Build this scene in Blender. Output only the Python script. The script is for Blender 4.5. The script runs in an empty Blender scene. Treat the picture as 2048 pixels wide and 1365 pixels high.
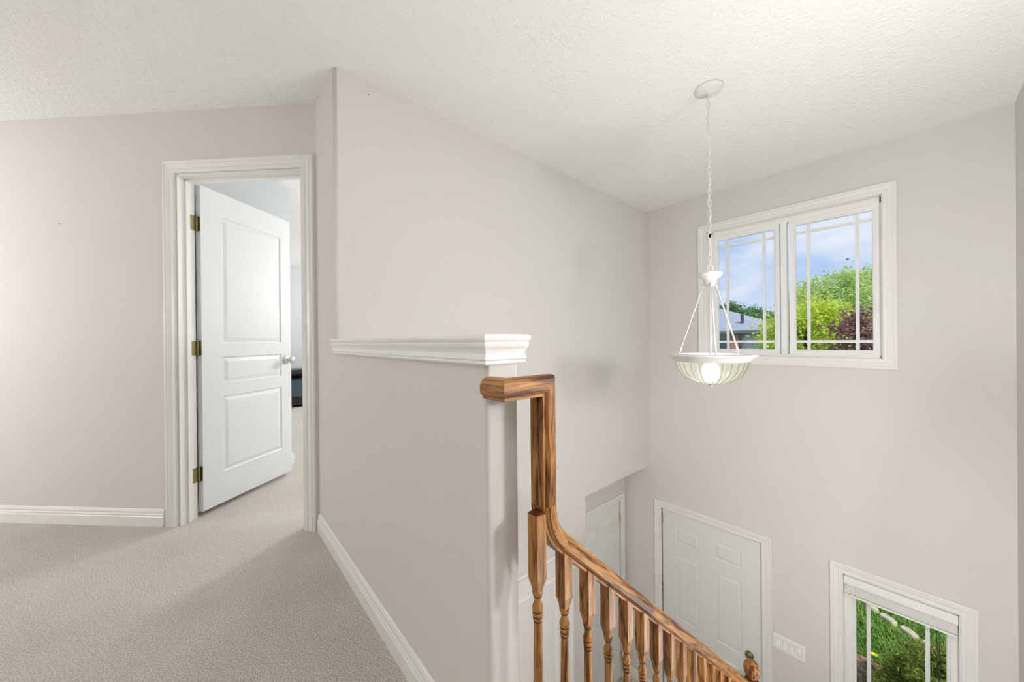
import bpy, math, random
from math import sin, cos, pi, radians, sqrt, atan2
from mathutils import Vector, Matrix
import numpy as np

random.seed(7)
rng = np.random.default_rng(7)
scene = bpy.context.scene
COL = scene.collection

# ------------------------------------------------------------------ camera
CAM_H = 1.076
FOCAL_PX = 702.7
fw = Vector((0.65884433, 0.7522773, -0.00173461))
rt = Vector((0.7522345, -0.6588285, -0.00939462))
up = Vector((0.00821018, -0.00488476, 0.99995437))
cam_d = bpy.data.cameras.new('camera')
cam_d.sensor_fit = 'HORIZONTAL'
cam_d.sensor_width = 36.0
cam_d.lens = FOCAL_PX / 2048 * 36.0
cam_d.clip_start = 0.02
cam_d.clip_end = 500
cam = bpy.data.objects.new('camera', cam_d)
COL.objects.link(cam)
cam.matrix_world = Matrix(((rt.x, up.x, -fw.x, 0), (rt.y, up.y, -fw.y, 0), (rt.z, up.z, -fw.z, CAM_H), (0, 0, 0, 1)))
scene.camera = cam

# ------------------------------------------------------------------ exposure
vs = scene.view_settings
vs.view_transform = 'Standard'
vs.look = 'None'
vs.exposure = 0.31
vs.gamma = 1.0
vs.use_curve_mapping = False
try:
    cy = scene.cycles
    cy.use_denoising = True
    cy.max_bounces = 12
    cy.diffuse_bounces = 8
    cy.transparent_max_bounces = 24
    cy.sample_clamp_indirect = 6.0
    cy.caustics_reflective = False
    cy.caustics_refractive = False
except Exception:
    pass

# light levels (pendant plus added unseen lamps, tuned together)
PENDANT_STRENGTH = 20.0     # bulb of the foyer pendant
HALL_FILL = 36.0         # unseen floor lamp added in the hall
BEDROOM_FILL = 75.0
SIDE_FILL = 94.0
STAIRHEAD_FILL = 7.0
FOYER_FILL = 55.0
SKY_STRENGTH = 0.82
SUN_STRENGTH = 3.2

# ------------------------------------------------------------------ world
def build_world():
    w = bpy.data.worlds.new('sky')
    scene.world = w
    w.use_nodes = True
    nt = w.node_tree
    nt.nodes.clear()
    N = nt.nodes.new
    out = N('ShaderNodeOutputWorld')
    bg = N('ShaderNodeBackground')
    bg.inputs['Strength'].default_value = SKY_STRENGTH
    tc = N('ShaderNodeTexCoord')
    mp = N('ShaderNodeMapping')
    mp.inputs['Scale'].default_value = (3.2, 3.2, 9.0)
    mp.inputs['Location'].default_value = (0.35, 1.9, 0.4)
    no = N('ShaderNodeTexNoise')
    no.inputs['Scale'].default_value = 1.0
    no.inputs['Detail'].default_value = 7.0
    no.inputs['Roughness'].default_value = 0.5
    no.inputs['Distortion'].default_value = 0.3
    cr = N('ShaderNodeValToRGB')
    cr.color_ramp.elements[0].position = 0.38
    cr.color_ramp.elements[0].color = (0.34, 0.51, 0.86, 1)
    cr.color_ramp.elements[1].position = 0.70
    cr.color_ramp.elements[1].color = (0.84, 0.88, 0.96, 1)
    e = cr.color_ramp.elements.new(0.53)
    e.color = (0.50, 0.65, 0.92, 1)
    L = nt.links.new
    L(tc.outputs['Generated'], mp.inputs['Vector'])
    L(mp.outputs['Vector'], no.inputs['Vector'])
    L(no.outputs['Fac'], cr.inputs['Fac'])
    L(cr.outputs['Color'], bg.inputs['Color'])
    L(bg.outputs['Background'], out.inputs['Surface'])
build_world()

sun_d = bpy.data.lights.new('sun', 'SUN')
sun_d.energy = SUN_STRENGTH
sun_d.angle = radians(3)
sun_d.color = (1.0, 0.96, 0.88)
sun = bpy.data.objects.new('sun', sun_d)
COL.objects.link(sun)
sun.location = (-5, -12, 20)
sun.rotation_euler = Vector((0.28, 0.55, -0.85)).to_track_quat('-Z', 'Y').to_euler()

# ------------------------------------------------------------------ materials
MATS = {}
def mat_base(name, color, rough=0.6, spec=0.3, metal=0.0):
    m = bpy.data.materials.new(name)
    m.use_nodes = True
    b = m.node_tree.nodes['Principled BSDF']
    b.inputs['Base Color'].default_value = (*color, 1)
    b.inputs['Roughness'].default_value = rough
    b.inputs['Metallic'].default_value = metal
    b.inputs['Specular IOR Level'].default_value = spec
    MATS[name] = m
    return m, m.node_tree, b

def add_bump(nt, b, scale, strength, dist=0.002, detail=3.0, coord='Object', vecscale=(1, 1, 1)):
    tc = nt.nodes.new('ShaderNodeTexCoord')
    mp = nt.nodes.new('ShaderNodeMapping')
    mp.inputs['Scale'].default_value = vecscale
    no = nt.nodes.new('ShaderNodeTexNoise')
    no.inputs['Scale'].default_value = scale
    no.inputs['Detail'].default_value = detail
    bp = nt.nodes.new('ShaderNodeBump')
    bp.inputs['Strength'].default_value = strength
    bp.inputs['Distance'].default_value = dist
    nt.links.new(tc.outputs[coord], mp.inputs['Vector'])
    nt.links.new(mp.outputs['Vector'], no.inputs['Vector'])
    nt.links.new(no.outputs['Fac'], bp.inputs['Height'])
    nt.links.new(bp.outputs['Normal'], b.inputs['Normal'])
    return no

def noise_color(nt, b, scale, c0, c1, p0=0.35, p1=0.65, detail=4.0, coord='Object', vecscale=(1, 1, 1)):
    tc = nt.nodes.new('ShaderNodeTexCoord')
    mp = nt.nodes.new('ShaderNodeMapping')
    mp.inputs['Scale'].default_value = vecscale
    no = nt.nodes.new('ShaderNodeTexNoise')
    no.inputs['Scale'].default_value = scale
    no.inputs['Detail'].default_value = detail
    cr = nt.nodes.new('ShaderNodeValToRGB')
    cr.color_ramp.elements[0].position = p0
    cr.color_ramp.elements[1].position = p1
    cr.color_ramp.elements[0].color = (*c0, 1)
    cr.color_ramp.elements[1].color = (*c1, 1)
    nt.links.new(tc.outputs[coord], mp.inputs['Vector'])
    nt.links.new(mp.outputs['Vector'], no.inputs['Vector'])
    nt.links.new(no.outputs['Fac'], cr.inputs['Fac'])
    nt.links.new(cr.outputs['Color'], b.inputs['Base Color'])
    return no, cr

m, nt, b = mat_base('wall_paint', (0.675, 0.660, 0.640), 0.75, 0.15)
add_bump(nt, b, 260, 0.06, 0.001)
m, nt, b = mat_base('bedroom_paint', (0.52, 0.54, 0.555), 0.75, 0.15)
m, nt, b = mat_base('ceiling_paint', (0.87, 0.87, 0.86), 0.9, 0.1)
add_bump(nt, b, 60, 0.8, 0.010, 2.0)
mat_base('trim_white', (0.80, 0.80, 0.785), 0.35, 0.4)
m, nt, b = mat_base('door_white', (0.75, 0.76, 0.765), 0.4, 0.4)
mat_base('vinyl_white', (0.87, 0.87, 0.87), 0.35, 0.4)
mat_base('lamp_white', (0.72, 0.72, 0.715), 0.35, 0.4)
mat_base('blind_white', (0.86, 0.86, 0.86), 0.45, 0.3)
mat_base('switch_gap', (0.50, 0.50, 0.49), 0.5)
mat_base('plate_white', (0.86, 0.86, 0.85), 0.35, 0.4)
mat_base('brass_aged', (0.24, 0.20, 0.09), 0.4, 0.5, 0.7)
mat_base('brass_gold', (0.62, 0.47, 0.18), 0.3, 0.5, 0.9)
mat_base('steel', (0.62, 0.62, 0.60), 0.25, 0.5, 1.0)
mat_base('hinge_grey', (0.42, 0.41, 0.38), 0.4, 0.5, 0.8)
mat_base('cord_dark', (0.03, 0.05, 0.03), 0.6)
mat_base('black_paint', (0.008, 0.008, 0.009), 0.35, 0.4)
m, nt, b = mat_base('dark_glass', (0.02, 0.05, 0.07), 0.12, 0.6)
mat_base('gap_shade', (0.01, 0.012, 0.01), 0.9, 0.0)  # near-black tone standing in for shade in the door gaps

# carpet
m, nt, b = mat_base('carpet', (0.50, 0.45, 0.39), 0.95, 0.05)
tc = nt.nodes.new('ShaderNodeTexCoord')
n1 = nt.nodes.new('ShaderNodeTexNoise'); n1.inputs['Scale'].default_value = 195; n1.inputs['Detail'].default_value = 3
n2 = nt.nodes.new('ShaderNodeTexNoise'); n2.inputs['Scale'].default_value = 2.2; n2.inputs['Detail'].default_value = 2
vo = nt.nodes.new('ShaderNodeTexVoronoi'); vo.inputs['Scale'].default_value = 260
r1 = nt.nodes.new('ShaderNodeValToRGB')
r1.color_ramp.elements[0].position = 0.30; r1.color_ramp.elements[0].color = (0.40, 0.365, 0.315, 1)
r1.color_ramp.elements[1].position = 0.62; r1.color_ramp.elements[1].color = (0.76, 0.73, 0.68, 1)
r2 = nt.nodes.new('ShaderNodeValToRGB')
r2.color_ramp.elements[0].position = 0.35; r2.color_ramp.elements[0].color = (0.92, 0.90, 0.88, 1)
r2.color_ramp.elements[1].position = 0.65; r2.color_ramp.elements[1].color = (1.0, 1.0, 1.0, 1)
mx = nt.nodes.new('ShaderNodeMix'); mx.data_type = 'RGBA'; mx.blend_type = 'MULTIPLY'; mx.inputs['Factor'].default_value = 1.0
ad = nt.nodes.new('ShaderNodeMath'); ad.operation = 'ADD'
bp = nt.nodes.new('ShaderNodeBump'); bp.inputs['Strength'].default_value = 0.7; bp.inputs['Distance'].default_value = 0.006
for n in (n1, n2, vo): nt.links.new(tc.outputs['Object'], n.inputs['Vector'])
nt.links.new(n1.outputs['Fac'], r1.inputs['Fac']); nt.links.new(n2.outputs['Fac'], r2.inputs['Fac'])
nt.links.new(r1.outputs['Color'], mx.inputs['A']); nt.links.new(r2.outputs['Color'], mx.inputs['B'])
nt.links.new(mx.outputs['Result'], b.inputs['Base Color'])
nt.links.new(n1.outputs['Fac'], ad.inputs[0]); nt.links.new(vo.outputs['Distance'], ad.inputs[1])
nt.links.new(ad.outputs[0], bp.inputs['Height']); nt.links.new(bp.outputs['Normal'], b.inputs['Normal'])

# stained oak, grain runs along U of the UV map (metres)
def oak(name, light, mid, dark, rough=0.46):
    m, nt, b = mat_base(name, mid, rough, 0.32)
    N = nt.nodes.new
    uv = N('ShaderNodeUVMap'); oi = N('ShaderNodeObjectInfo')
    cb = N('ShaderNodeCombineXYZ'); va = N('ShaderNodeVectorMath'); va.operation = 'ADD'
    ml = N('ShaderNodeMath'); ml.operation = 'MULTIPLY'; ml.inputs[1].default_value = 37.0
    nt.links.new(oi.outputs['Random'], ml.inputs[0])
    for k in range(3): nt.links.new(ml.outputs[0], cb.inputs[k])
    nt.links.new(uv.outputs['UV'], va.inputs[0]); nt.links.new(cb.outputs[0], va.inputs[1])
    mp = N('ShaderNodeMapping'); mp.inputs['Scale'].default_value = (5.0, 55.0, 5.0)
    nt.links.new(va.outputs[0], mp.inputs['Vector'])
    g = N('ShaderNodeTexNoise'); g.inputs['Scale'].default_value = 1.0; g.inputs['Detail'].default_value = 4; g.inputs['Distortion'].default_value = 1.3
    nt.links.new(mp.outputs[0], g.inputs['Vector'])
    mp2 = N('ShaderNodeMapping'); mp2.inputs['Scale'].default_value = (25.0, 520.0, 5.0)
    nt.links.new(va.outputs[0], mp2.inputs['Vector'])
    p = N('ShaderNodeTexNoise'); p.inputs['Scale'].default_value = 1.0; p.inputs['Detail'].default_value = 2
    nt.links.new(mp2.outputs[0], p.inputs['Vector'])
    ma = N('ShaderNodeMath'); ma.operation = 'MULTIPLY_ADD'; ma.inputs[1].default_value = 0.32
    nt.links.new(p.outputs['Fac'], ma.inputs[0]); 
    ms = N('ShaderNodeMath'); ms.operation = 'MULTIPLY'; ms.inputs[1].default_value = 0.75
    nt.links.new(g.outputs['Fac'], ms.inputs[0]); nt.links.new(ms.outputs[0], ma.inputs[2])
    cr = N('ShaderNodeValToRGB'); els = cr.color_ramp.elements
    els[0].position = 0.43; els[0].color = (*dark, 1)
    els[1].position = 0.63; els[1].color = (*light, 1)
    e = els.new(0.515); e.color = (*mid, 1)
    nt.links.new(ma.outputs[0], cr.inputs['Fac'])
    hs = N('ShaderNodeHueSaturation')
    mr = N('ShaderNodeMapRange'); mr.inputs['To Min'].default_value = 0.82; mr.inputs['To Max'].default_value = 1.12
    nt.links.new(oi.outputs['Random'], mr.inputs['Value']); nt.links.new(mr.outputs[0], hs.inputs['Value'])
    nt.links.new(cr.outputs['Color'], hs.inputs['Color'])
    nt.links.new(hs.outputs['Color'], b.inputs['Base Color'])
    bp = N('ShaderNodeBump'); bp.inputs['Strength'].default_value = 0.12; bp.inputs['Distance'].default_value = 0.001
    nt.links.new(p.outputs['Fac'], bp.inputs['Height']); nt.links.new(bp.outputs['Normal'], b.inputs['Normal'])
oak('oak', (0.47, 0.235, 0.072), (0.285, 0.112, 0.026), (0.065, 0.020, 0.006))
oak('oak_dark', (0.12, 0.035, 0.012), (0.07, 0.020, 0.008), (0.03, 0.008, 0.004), 0.25)

# window glass: clear with a faint reflection
def clear_glass(name, tint, refl):
    m = bpy.data.materials.new(name); m.use_nodes = True
    nt = m.node_tree; nt.nodes.clear()
    o = nt.nodes.new('ShaderNodeOutputMaterial'); t = nt.nodes.new('ShaderNodeBsdfTransparent')
    t.inputs['Color'].default_value = (*tint, 1)
    g = nt.nodes.new('ShaderNodeBsdfGlossy'); g.inputs['Roughness'].default_value = 0.02
    mx = nt.nodes.new('ShaderNodeMixShader'); mx.inputs['Fac'].default_value = refl
    nt.links.new(t.outputs[0], mx.inputs[1]); nt.links.new(g.outputs[0], mx.inputs[2]); nt.links.new(mx.outputs[0], o.inputs['Surface'])
    MATS[name] = m
clear_glass('window_glass', (0.985, 0.99, 0.99), 0.002)

# ribbed bowl glass of the pendant: clear, a little milky
m = bpy.data.materials.new('bowl_glass'); m.use_nodes = True; MATS['bowl_glass'] = m
nt = m.node_tree; nt.nodes.clear()
o = nt.nodes.new('ShaderNodeOutputMaterial')
t = nt.nodes.new('ShaderNodeBsdfTransparent'); t.inputs['Color'].default_value = (0.955, 0.965, 0.92, 1)
tr = nt.nodes.new('ShaderNodeBsdfTranslucent'); tr.inputs['Color'].default_value = (0.95, 0.97, 0.82, 1)
g = nt.nodes.new('ShaderNodeBsdfGlossy'); g.inputs['Roughness'].default_value = 0.15
mx = nt.nodes.new('ShaderNodeMixShader'); mx.inputs['Fac'].default_value = 0.20
m2 = nt.nodes.new('ShaderNodeMixShader'); m2.inputs['Fac'].default_value = 0.10
rf0 = nt.nodes.new('ShaderNodeBsdfRefraction'); rf0.inputs['Color'].default_value = (0.95, 0.97, 0.90, 1); rf0.inputs['Roughness'].default_value = 0.38; rf0.inputs['IOR'].default_value = 1.12
m0 = nt.nodes.new('ShaderNodeMixShader'); m0.name = 'frost'; m0.inputs['Fac'].default_value = 0.65
nt.links.new(t.outputs[0], m0.inputs[1]); nt.links.new(rf0.outputs[0], m0.inputs[2])
nt.links.new(m0.outputs[0], mx.inputs[1]); nt.links.new(tr.outputs[0], mx.inputs[2])
nt.links.new(mx.outputs[0], m2.inputs[1]); nt.links.new(g.outputs[0], m2.inputs[2]); nt.links.new(m2.outputs[0], o.inputs['Surface'])

m = MATS['bowl_glass'].copy(); m.name = 'bowl_rib'; MATS['bowl_rib'] = m
for n_ in m.node_tree.nodes:
    if n_.type == 'MIX_SHADER' and n_.name != 'frost': n_.inputs['Fac'].default_value = 0.20
    if n_.type == 'BSDF_TRANSPARENT': n_.inputs['Color'].default_value = (0.80, 0.83, 0.74, 1)
    if n_.type == 'BSDF_TRANSLUCENT': n_.inputs['Color'].default_value = (0.5, 0.52, 0.42, 1)
def emitter(name, color, strength):
    m = bpy.data.materials.new(name); m.use_nodes = True
    nt = m.node_tree; nt.nodes.clear()
    o = nt.nodes.new('ShaderNodeOutputMaterial'); e = nt.nodes.new('ShaderNodeEmission')
    e.inputs['Color'].default_value = (*color, 1); e.inputs['Strength'].default_value = strength
    nt.links.new(e.outputs[0], o.inputs['Surface']); MATS[name] = m
emitter('bulb_glow', (1.0, 0.97, 0.92), PENDANT_STRENGTH)
emitter('hall_fill', (1.0, 0.99, 0.975), HALL_FILL)  # this and those below: glow of added unseen lamps
emitter('stairhead_fill', (1.0, 0.985, 0.965), STAIRHEAD_FILL)
emitter('foyer_fill', (1.0, 0.98, 0.95), FOYER_FILL)
emitter('side_fill', (1.0, 0.99, 0.975), SIDE_FILL)
emitter('bedroom_fill', (0.96, 0.98, 1.0), BEDROOM_FILL)

# outdoors
m, nt, b = mat_base('lawn', (0.10, 0.20, 0.03), 0.95, 0.05)
noise_color(nt, b, 2.5, (0.05, 0.13, 0.018), (0.13, 0.25, 0.04), 0.3, 0.7, 6)
m, nt, b = mat_base('grass_blade', (0.13, 0.30, 0.04), 0.7, 0.2)
noise_color(nt, b, 3.0, (0.09, 0.21, 0.035), (0.27, 0.40, 0.085), 0.3, 0.7, 8)
m, nt, b = mat_base('soil', (0.16, 0.11, 0.075), 0.95, 0.05)
noise_color(nt, b, 25, (0.12, 0.07, 0.04), (0.36, 0.25, 0.15), 0.4, 0.7, 6)
m, nt, b = mat_base('sandstone', (0.62, 0.53, 0.38), 0.9, 0.1)
noise_color(nt, b, 14, (0.38, 0.33, 0.23), (0.58, 0.52, 0.40), 0.3, 0.7, 5)
m, nt, b = mat_base('asphalt', (0.22, 0.22, 0.22), 0.9, 0.1)
m, nt, b = mat_base('bark', (0.13, 0.10, 0.075), 0.9, 0.1)
noise_color(nt, b, 8, (0.08, 0.06, 0.05), (0.22, 0.18, 0.14), 0.3, 0.7, 4)
def leafmat(name, c0, c1, scale=1.5):
    m, nt, b = mat_base(name, c0, 0.6, 0.2)
    noise_color(nt, b, scale, c0, c1, 0.3, 0.7, 8)
    b.inputs['Transmission Weight'].default_value = 0.0
    tr = nt.nodes.new('ShaderNodeBsdfTranslucent'); tr.inputs['Color'].default_value = (*[min(1, v * 1.5) for v in c1], 1)
    mx = nt.nodes.new('ShaderNodeMixShader'); mx.inputs['Fac'].default_value = 0.35
    out = nt.nodes['Material Output']
    nt.links.new(b.outputs[0], mx.inputs[1]); nt.links.new(tr.outputs[0], mx.inputs[2]); nt.links.new(mx.outputs[0], out.inputs['Surface'])
leafmat('leaf_maple', (0.36, 0.46, 0.05), (0.62, 0.70, 0.12))
leafmat('leaf_spring', (0.32, 0.45, 0.12), (0.56, 0.66, 0.26))
leafmat('leaf_red', (0.15, 0.075, 0.08), (0.36, 0.20, 0.17))
leafmat('leaf_far', (0.09, 0.19, 0.09), (0.20, 0.33, 0.14))
leafmat('leaf_shrub', (0.08, 0.12, 0.02), (0.30, 0.33, 0.07), 4)
m, nt, b = mat_base('roof_shingle', (0.36, 0.40, 0.47), 0.9, 0.1)
noise_color(nt, b, 5, (0.26, 0.29, 0.35), (0.35, 0.38, 0.45), 0.3, 0.7, 5)
m, nt, b = mat_base('brick', (0.42, 0.15, 0.10), 0.9, 0.1)
bt = nt.nodes.new('ShaderNodeTexBrick'); bt.inputs['Scale'].default_value = 4.0
bt.inputs['Color1'].default_value = (0.62, 0.22, 0.15, 1); bt.inputs['Color2'].default_value = (0.48, 0.17, 0.12, 1); bt.inputs['Mortar'].default_value = (0.75, 0.62, 0.56, 1)
tc = nt.nodes.new('ShaderNodeTexCoord'); sx = nt.nodes.new('ShaderNodeSeparateXYZ'); cx_ = nt.nodes.new('ShaderNodeCombineXYZ')
nt.links.new(tc.outputs['Object'], sx.inputs[0]); nt.links.new(sx.outputs['Y'], cx_.inputs['X']); nt.links.new(sx.outputs['Z'], cx_.inputs['Y'])
nt.links.new(cx_.outputs[0], bt.inputs['Vector']); nt.links.new(bt.outputs['Color'], b.inputs['Base Color'])
mat_base('siding', (0.62, 0.58, 0.59), 0.7, 0.2)
mat_base('house_window', (0.20, 0.25, 0.32), 0.1, 0.6)
mat_base('gutter', (0.22, 0.21, 0.22), 0.5, 0.3)
mat_base('exterior_brick', (0.36, 0.20, 0.15), 0.9, 0.1)
mat_base('yellow_petal', (0.85, 0.68, 0.02), 0.6, 0.2)
mat_base('white_petal', (0.85, 0.85, 0.78), 0.6, 0.2)

# ------------------------------------------------------------------ mesh helpers
class MB:
    """collects shapes and links them as ONE mesh object"""
    def __init__(s):
        s.v = []; s.f = []; s.uv = []; s.sm = []
    def quad(s, pts, uv=None, smooth=False):
        i = len(s.v); s.v += [tuple(p) for p in pts]
        s.f.append(tuple(range(i, i + len(pts)))); s.uv.append(uv); s.sm.append(smooth)
    def box(s, x0, x1, y0, y1, z0, z1):
        if x0 > x1: x0, x1 = x1, x0
        if y0 > y1: y0, y1 = y1, y0
        if z0 > z1: z0, z1 = z1, z0
        i = len(s.v)
        s.v += [(x, y, z) for z in (z0, z1) for y in (y0, y1) for x in (x0, x1)]
        for f in ((0, 2, 3, 1), (4, 5, 7, 6), (0, 1, 5, 4), (1, 3, 7, 5), (3, 2, 6, 7), (2, 0, 4, 6)):
            s.f.append(tuple(i + k for k in f)); s.uv.append(None); s.sm.append(False)
        return s
    def obox(s, P, ax, ay, az, x0, x1, y0, y1, z0, z1):
        """box in a local frame"""
        P = Vector(P); i = len(s.v)
        s.v += [tuple(P + ax * x + ay * y + az * z) for z in (z0, z1) for y in (y0, y1) for x in (x0, x1)]
        for f in ((0, 2, 3, 1), (4, 5, 7, 6), (0, 1, 5, 4), (1, 3, 7, 5), (3, 2, 6, 7), (2, 0, 4, 6)):
            s.f.append(tuple(i + k for k in f)); s.uv.append(None); s.sm.append(False)
        return s
    def prism(s, poly, z0, z1):
        n = len(poly); i = len(s.v)
        s.v += [(x, y, z0) for x, y in poly] + [(x, y, z1) for x, y in poly]
        s.f.append(tuple(i + k for k in reversed(range(n)))); s.f.append(tuple(i + n + k for k in range(n)))
        s.uv += [None, None]; s.sm += [False, False]
        for k in range(n):
            k2 = (k + 1) % n
            s.f.append((i + k, i + k2, i + n + k2, i + n + k)); s.uv.append(None); s.sm.append(False)
        return s
    def lathe(s, prof, c=(0, 0), seg=16, axis=None, cap=True, wob=None):
        """prof: (r, z) list; round the z axis at c, or round another axis (origin, dir)"""
        i = len(s.v)
        if axis:
            P, d = Vector(axis[0]), Vector(axis[1]).normalized()
            a = d.orthogonal().normalized(); bb = d.cross(a)
        for r, z in prof:
            for k in range(seg):
                t = 2 * pi * k / seg
                rr = r * (wob(t) if wob else 1)
                if axis: s.v.append(tuple(P + d * z + a * rr * cos(t) + bb * rr * sin(t)))
                else: s.v.append((c[0] + rr * cos(t), c[1] + rr * sin(t), z))
        n = len(prof)
        for j in range(n - 1):
            for k in range(seg):
                k2 = (k + 1) % seg
                s.f.append((i + j * seg + k, i + j * seg + k2, i + (j + 1) * seg + k2, i + (j + 1) * seg + k))
                r = max(prof[j][0], 0.012)
                u0, u1 = prof[j][1], prof[j + 1][1]; w0, w1 = 2 * pi * r * k / seg, 2 * pi * r * (k + 1) / seg
                s.uv.append([(u0, w0), (u0, w1), (u1, w1), (u1, w0)]); s.sm.append(True)
        if cap:
            s.f.append(tuple(i + k for k in reversed(range(seg)))); s.uv.append(None); s.sm.append(False)
            s.f.append(tuple(i + (n - 1) * seg + k for k in range(seg))); s.uv.append(None); s.sm.append(False)
        return s
    def frames(s, prof, frs, us, smooth=True, caps=True, closed=True):
        """prof (a,b) placed in frames (origin, avec, bvec)"""
        i = len(s.v); n = len(prof)
        for O, A, B in frs:
            O, A, B = Vector(O), Vector(A), Vector(B)
            s.v += [tuple(O + A * a + B * b) for a, b in prof]
        per = [0]
        for k in range(n):
            a, c = prof[k], prof[(k + 1) % n]; per.append(per[-1] + math.hypot(a[0] - c[0], a[1] - c[1]))
        for j in range(len(frs) - 1):
            for k in range(n if closed else n - 1):
                k2 = (k + 1) % n
                s.f.append((i + j * n + k, i + (j + 1) * n + k, i + (j + 1) * n + k2, i + j * n + k2))
                s.uv.append([(us[j], per[k]), (us[j + 1], per[k]), (us[j + 1], per[k + 1]), (us[j], per[k + 1])]); s.sm.append(smooth)
        if caps:
            s.f.append(tuple(i + k for k in range(n))); s.uv.append([(p[0] , p[1]) for p in prof]); s.sm.append(False)
            l = i + (len(frs) - 1) * n
            s.f.append(tuple(l + k for k in reversed(range(n)))); s.uv.append([(prof[k][0], prof[k][1]) for k in reversed(range(n))]); s.sm.append(False)
        return s
    def tube(s, path, r, seg=8, closed=False):
        pts = [Vector(p) for p in path]; n = len(pts)
        rs = r if isinstance(r, (list, tuple)) else [r] * n
        frs = []; ref = None; us = [0]
        for j, p in enumerate(pts):
            if closed: d = pts[(j + 1) % n] - pts[j - 1]
            else: d = pts[min(j + 1, n - 1)] - pts[max(j - 1, 0)]
            d.normalize()
            if ref is None: ref = d.orthogonal().normalized()
            a = (ref - d * ref.dot(d)).normalized(); ref = a
            frs.append((p, a * rs[j], d.cross(a) * rs[j]))
            if j: us.append(us[-1] + (pts[j] - pts[j - 1]).length)
        circ = [(cos(2 * pi * k / seg), -sin(2 * pi * k / seg)) for k in range(seg)]
        if closed: frs.append(frs[0]); us.append(us[-1] + 0.01)
        return s.frames(circ, frs, us, True, not closed)
    def build(s, name, mat, parent=None, bevel=0.0, segs=2):
        me = bpy.data.meshes.new(name)
        org = Vector((0, 0, 0))
        if parent is not None: org = Vector(parent.get('_o', (0, 0, 0)))
        me.from_pydata([(x - org.x, y - org.y, z - org.z) for x, y, z in s.v], [], s.f)
        if any(u is not None for u in s.uv):
            ul = me.uv_layers.new(name='UVMap'); k = 0
            for fi, f in enumerate(s.f):
                u = s.uv[fi]
                for c in range(len(f)):
                    ul.data[k].uv = u[c] if u else (s.v[f[c]][2], s.v[f[c]][0] + s.v[f[c]][1]); k += 1
        me.polygons.foreach_set('use_smooth', s.sm)
        me.materials.append(MATS[mat]); me.update()
        o = bpy.data.objects.new(name, me); COL.objects.link(o)
        if parent is not None:
            o.parent = parent; o['_o'] = tuple(org); TMP.append(o)
        if bevel:
            md = o.modifiers.new('bevel', 'BEVEL'); md.width = bevel; md.segments = segs; md.limit_method = 'ANGLE'; md.angle_limit = radians(40)
            for p in me.polygons: p.use_smooth = True
            md.harden_normals = True
        return o
TMP = []
def tag(o, label=None, cat=None, group=None, kind=None):
    if label: o['label'] = label
    if cat: o['category'] = cat
    if group: o['group'] = group
    if kind: o['kind'] = kind
    return o
def thing(name, loc, label, cat, group=None, kind=None):
    o = bpy.data.objects.new(name, None); COL.objects.link(o)
    o.location = loc; o.empty_display_size = 0.1; o['_o'] = tuple(loc); TMP.append(o)
    return tag(o, label, cat, group, kind)
def struct(name, mb, mat, label, cat, bevel=0, segs=3):
    o = mb.build(name, mat, None, bevel, segs); o['_o'] = (0, 0, 0); TMP.append(o)
    return tag(o, label, cat, None, 'structure')

Z3 = Vector((0, 0, 1))
CASING = [(0, 0), (0, .010), (.005, .013), (.020, .013), (.024, .010), (.030, .012), (.047, .017), (.052, .0145), (.058, .018), (.066, .018), (.071, .014), (.071, 0)]
BASE = [(0, 0), (.014, 0), (.014, .056), (.011, .060), (.0125, .068), (.0085, .076), (.0095, .086), (.005, .096), (0, .1)]
def casing(parent, P, u, n, u0, u1, v0, v1, sides='LTR', mat='trim_white', prof=CASING, name='casing'):
    """mitred frame round a rectangle; P origin on the wall face, u along, n out of the wall, v is up"""
    P, u, n = Vector(P), Vector(u), Vector(n)
    def strip(c0, c1, along, outw, m0, m1):
        frs = []
        for c, mt in ((c0, -m0), (c1, m1)):
            frs.append((P + u * c[0] + Z3 * c[1], outw + along * mt, n))
        mb = MB(); mb.frames(prof, frs, [0, 1], False); return mb.build(name, mat, parent)
    bm = 1 if 'B' in sides else 0
    if 'L' in sides: strip((u0, v0), (u0, v1), Z3, -u, bm, 1)
    if 'R' in sides: strip((u1, v0), (u1, v1), Z3, u, bm, 1)
    if 'T' in sides: strip((u0, v1), (u1, v1), u, Z3, 1, 1)
    if 'B' in sides: strip((u0, v0), (u1, v0), u, -Z3, 1, 1)
def baseboard(name, A, B, n, label, parent=None, prof=BASE, mat='trim_white'):
    A, B, n = Vector(A), Vector(B), Vector(n)
    mb = MB(); mb.frames(prof, [(A, n, Z3), (B, n, Z3)], [0, 1], False)
    if parent is not None: return mb.build(name, mat, parent)
    return struct(name, mb, mat, label, 'baseboard')
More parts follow.
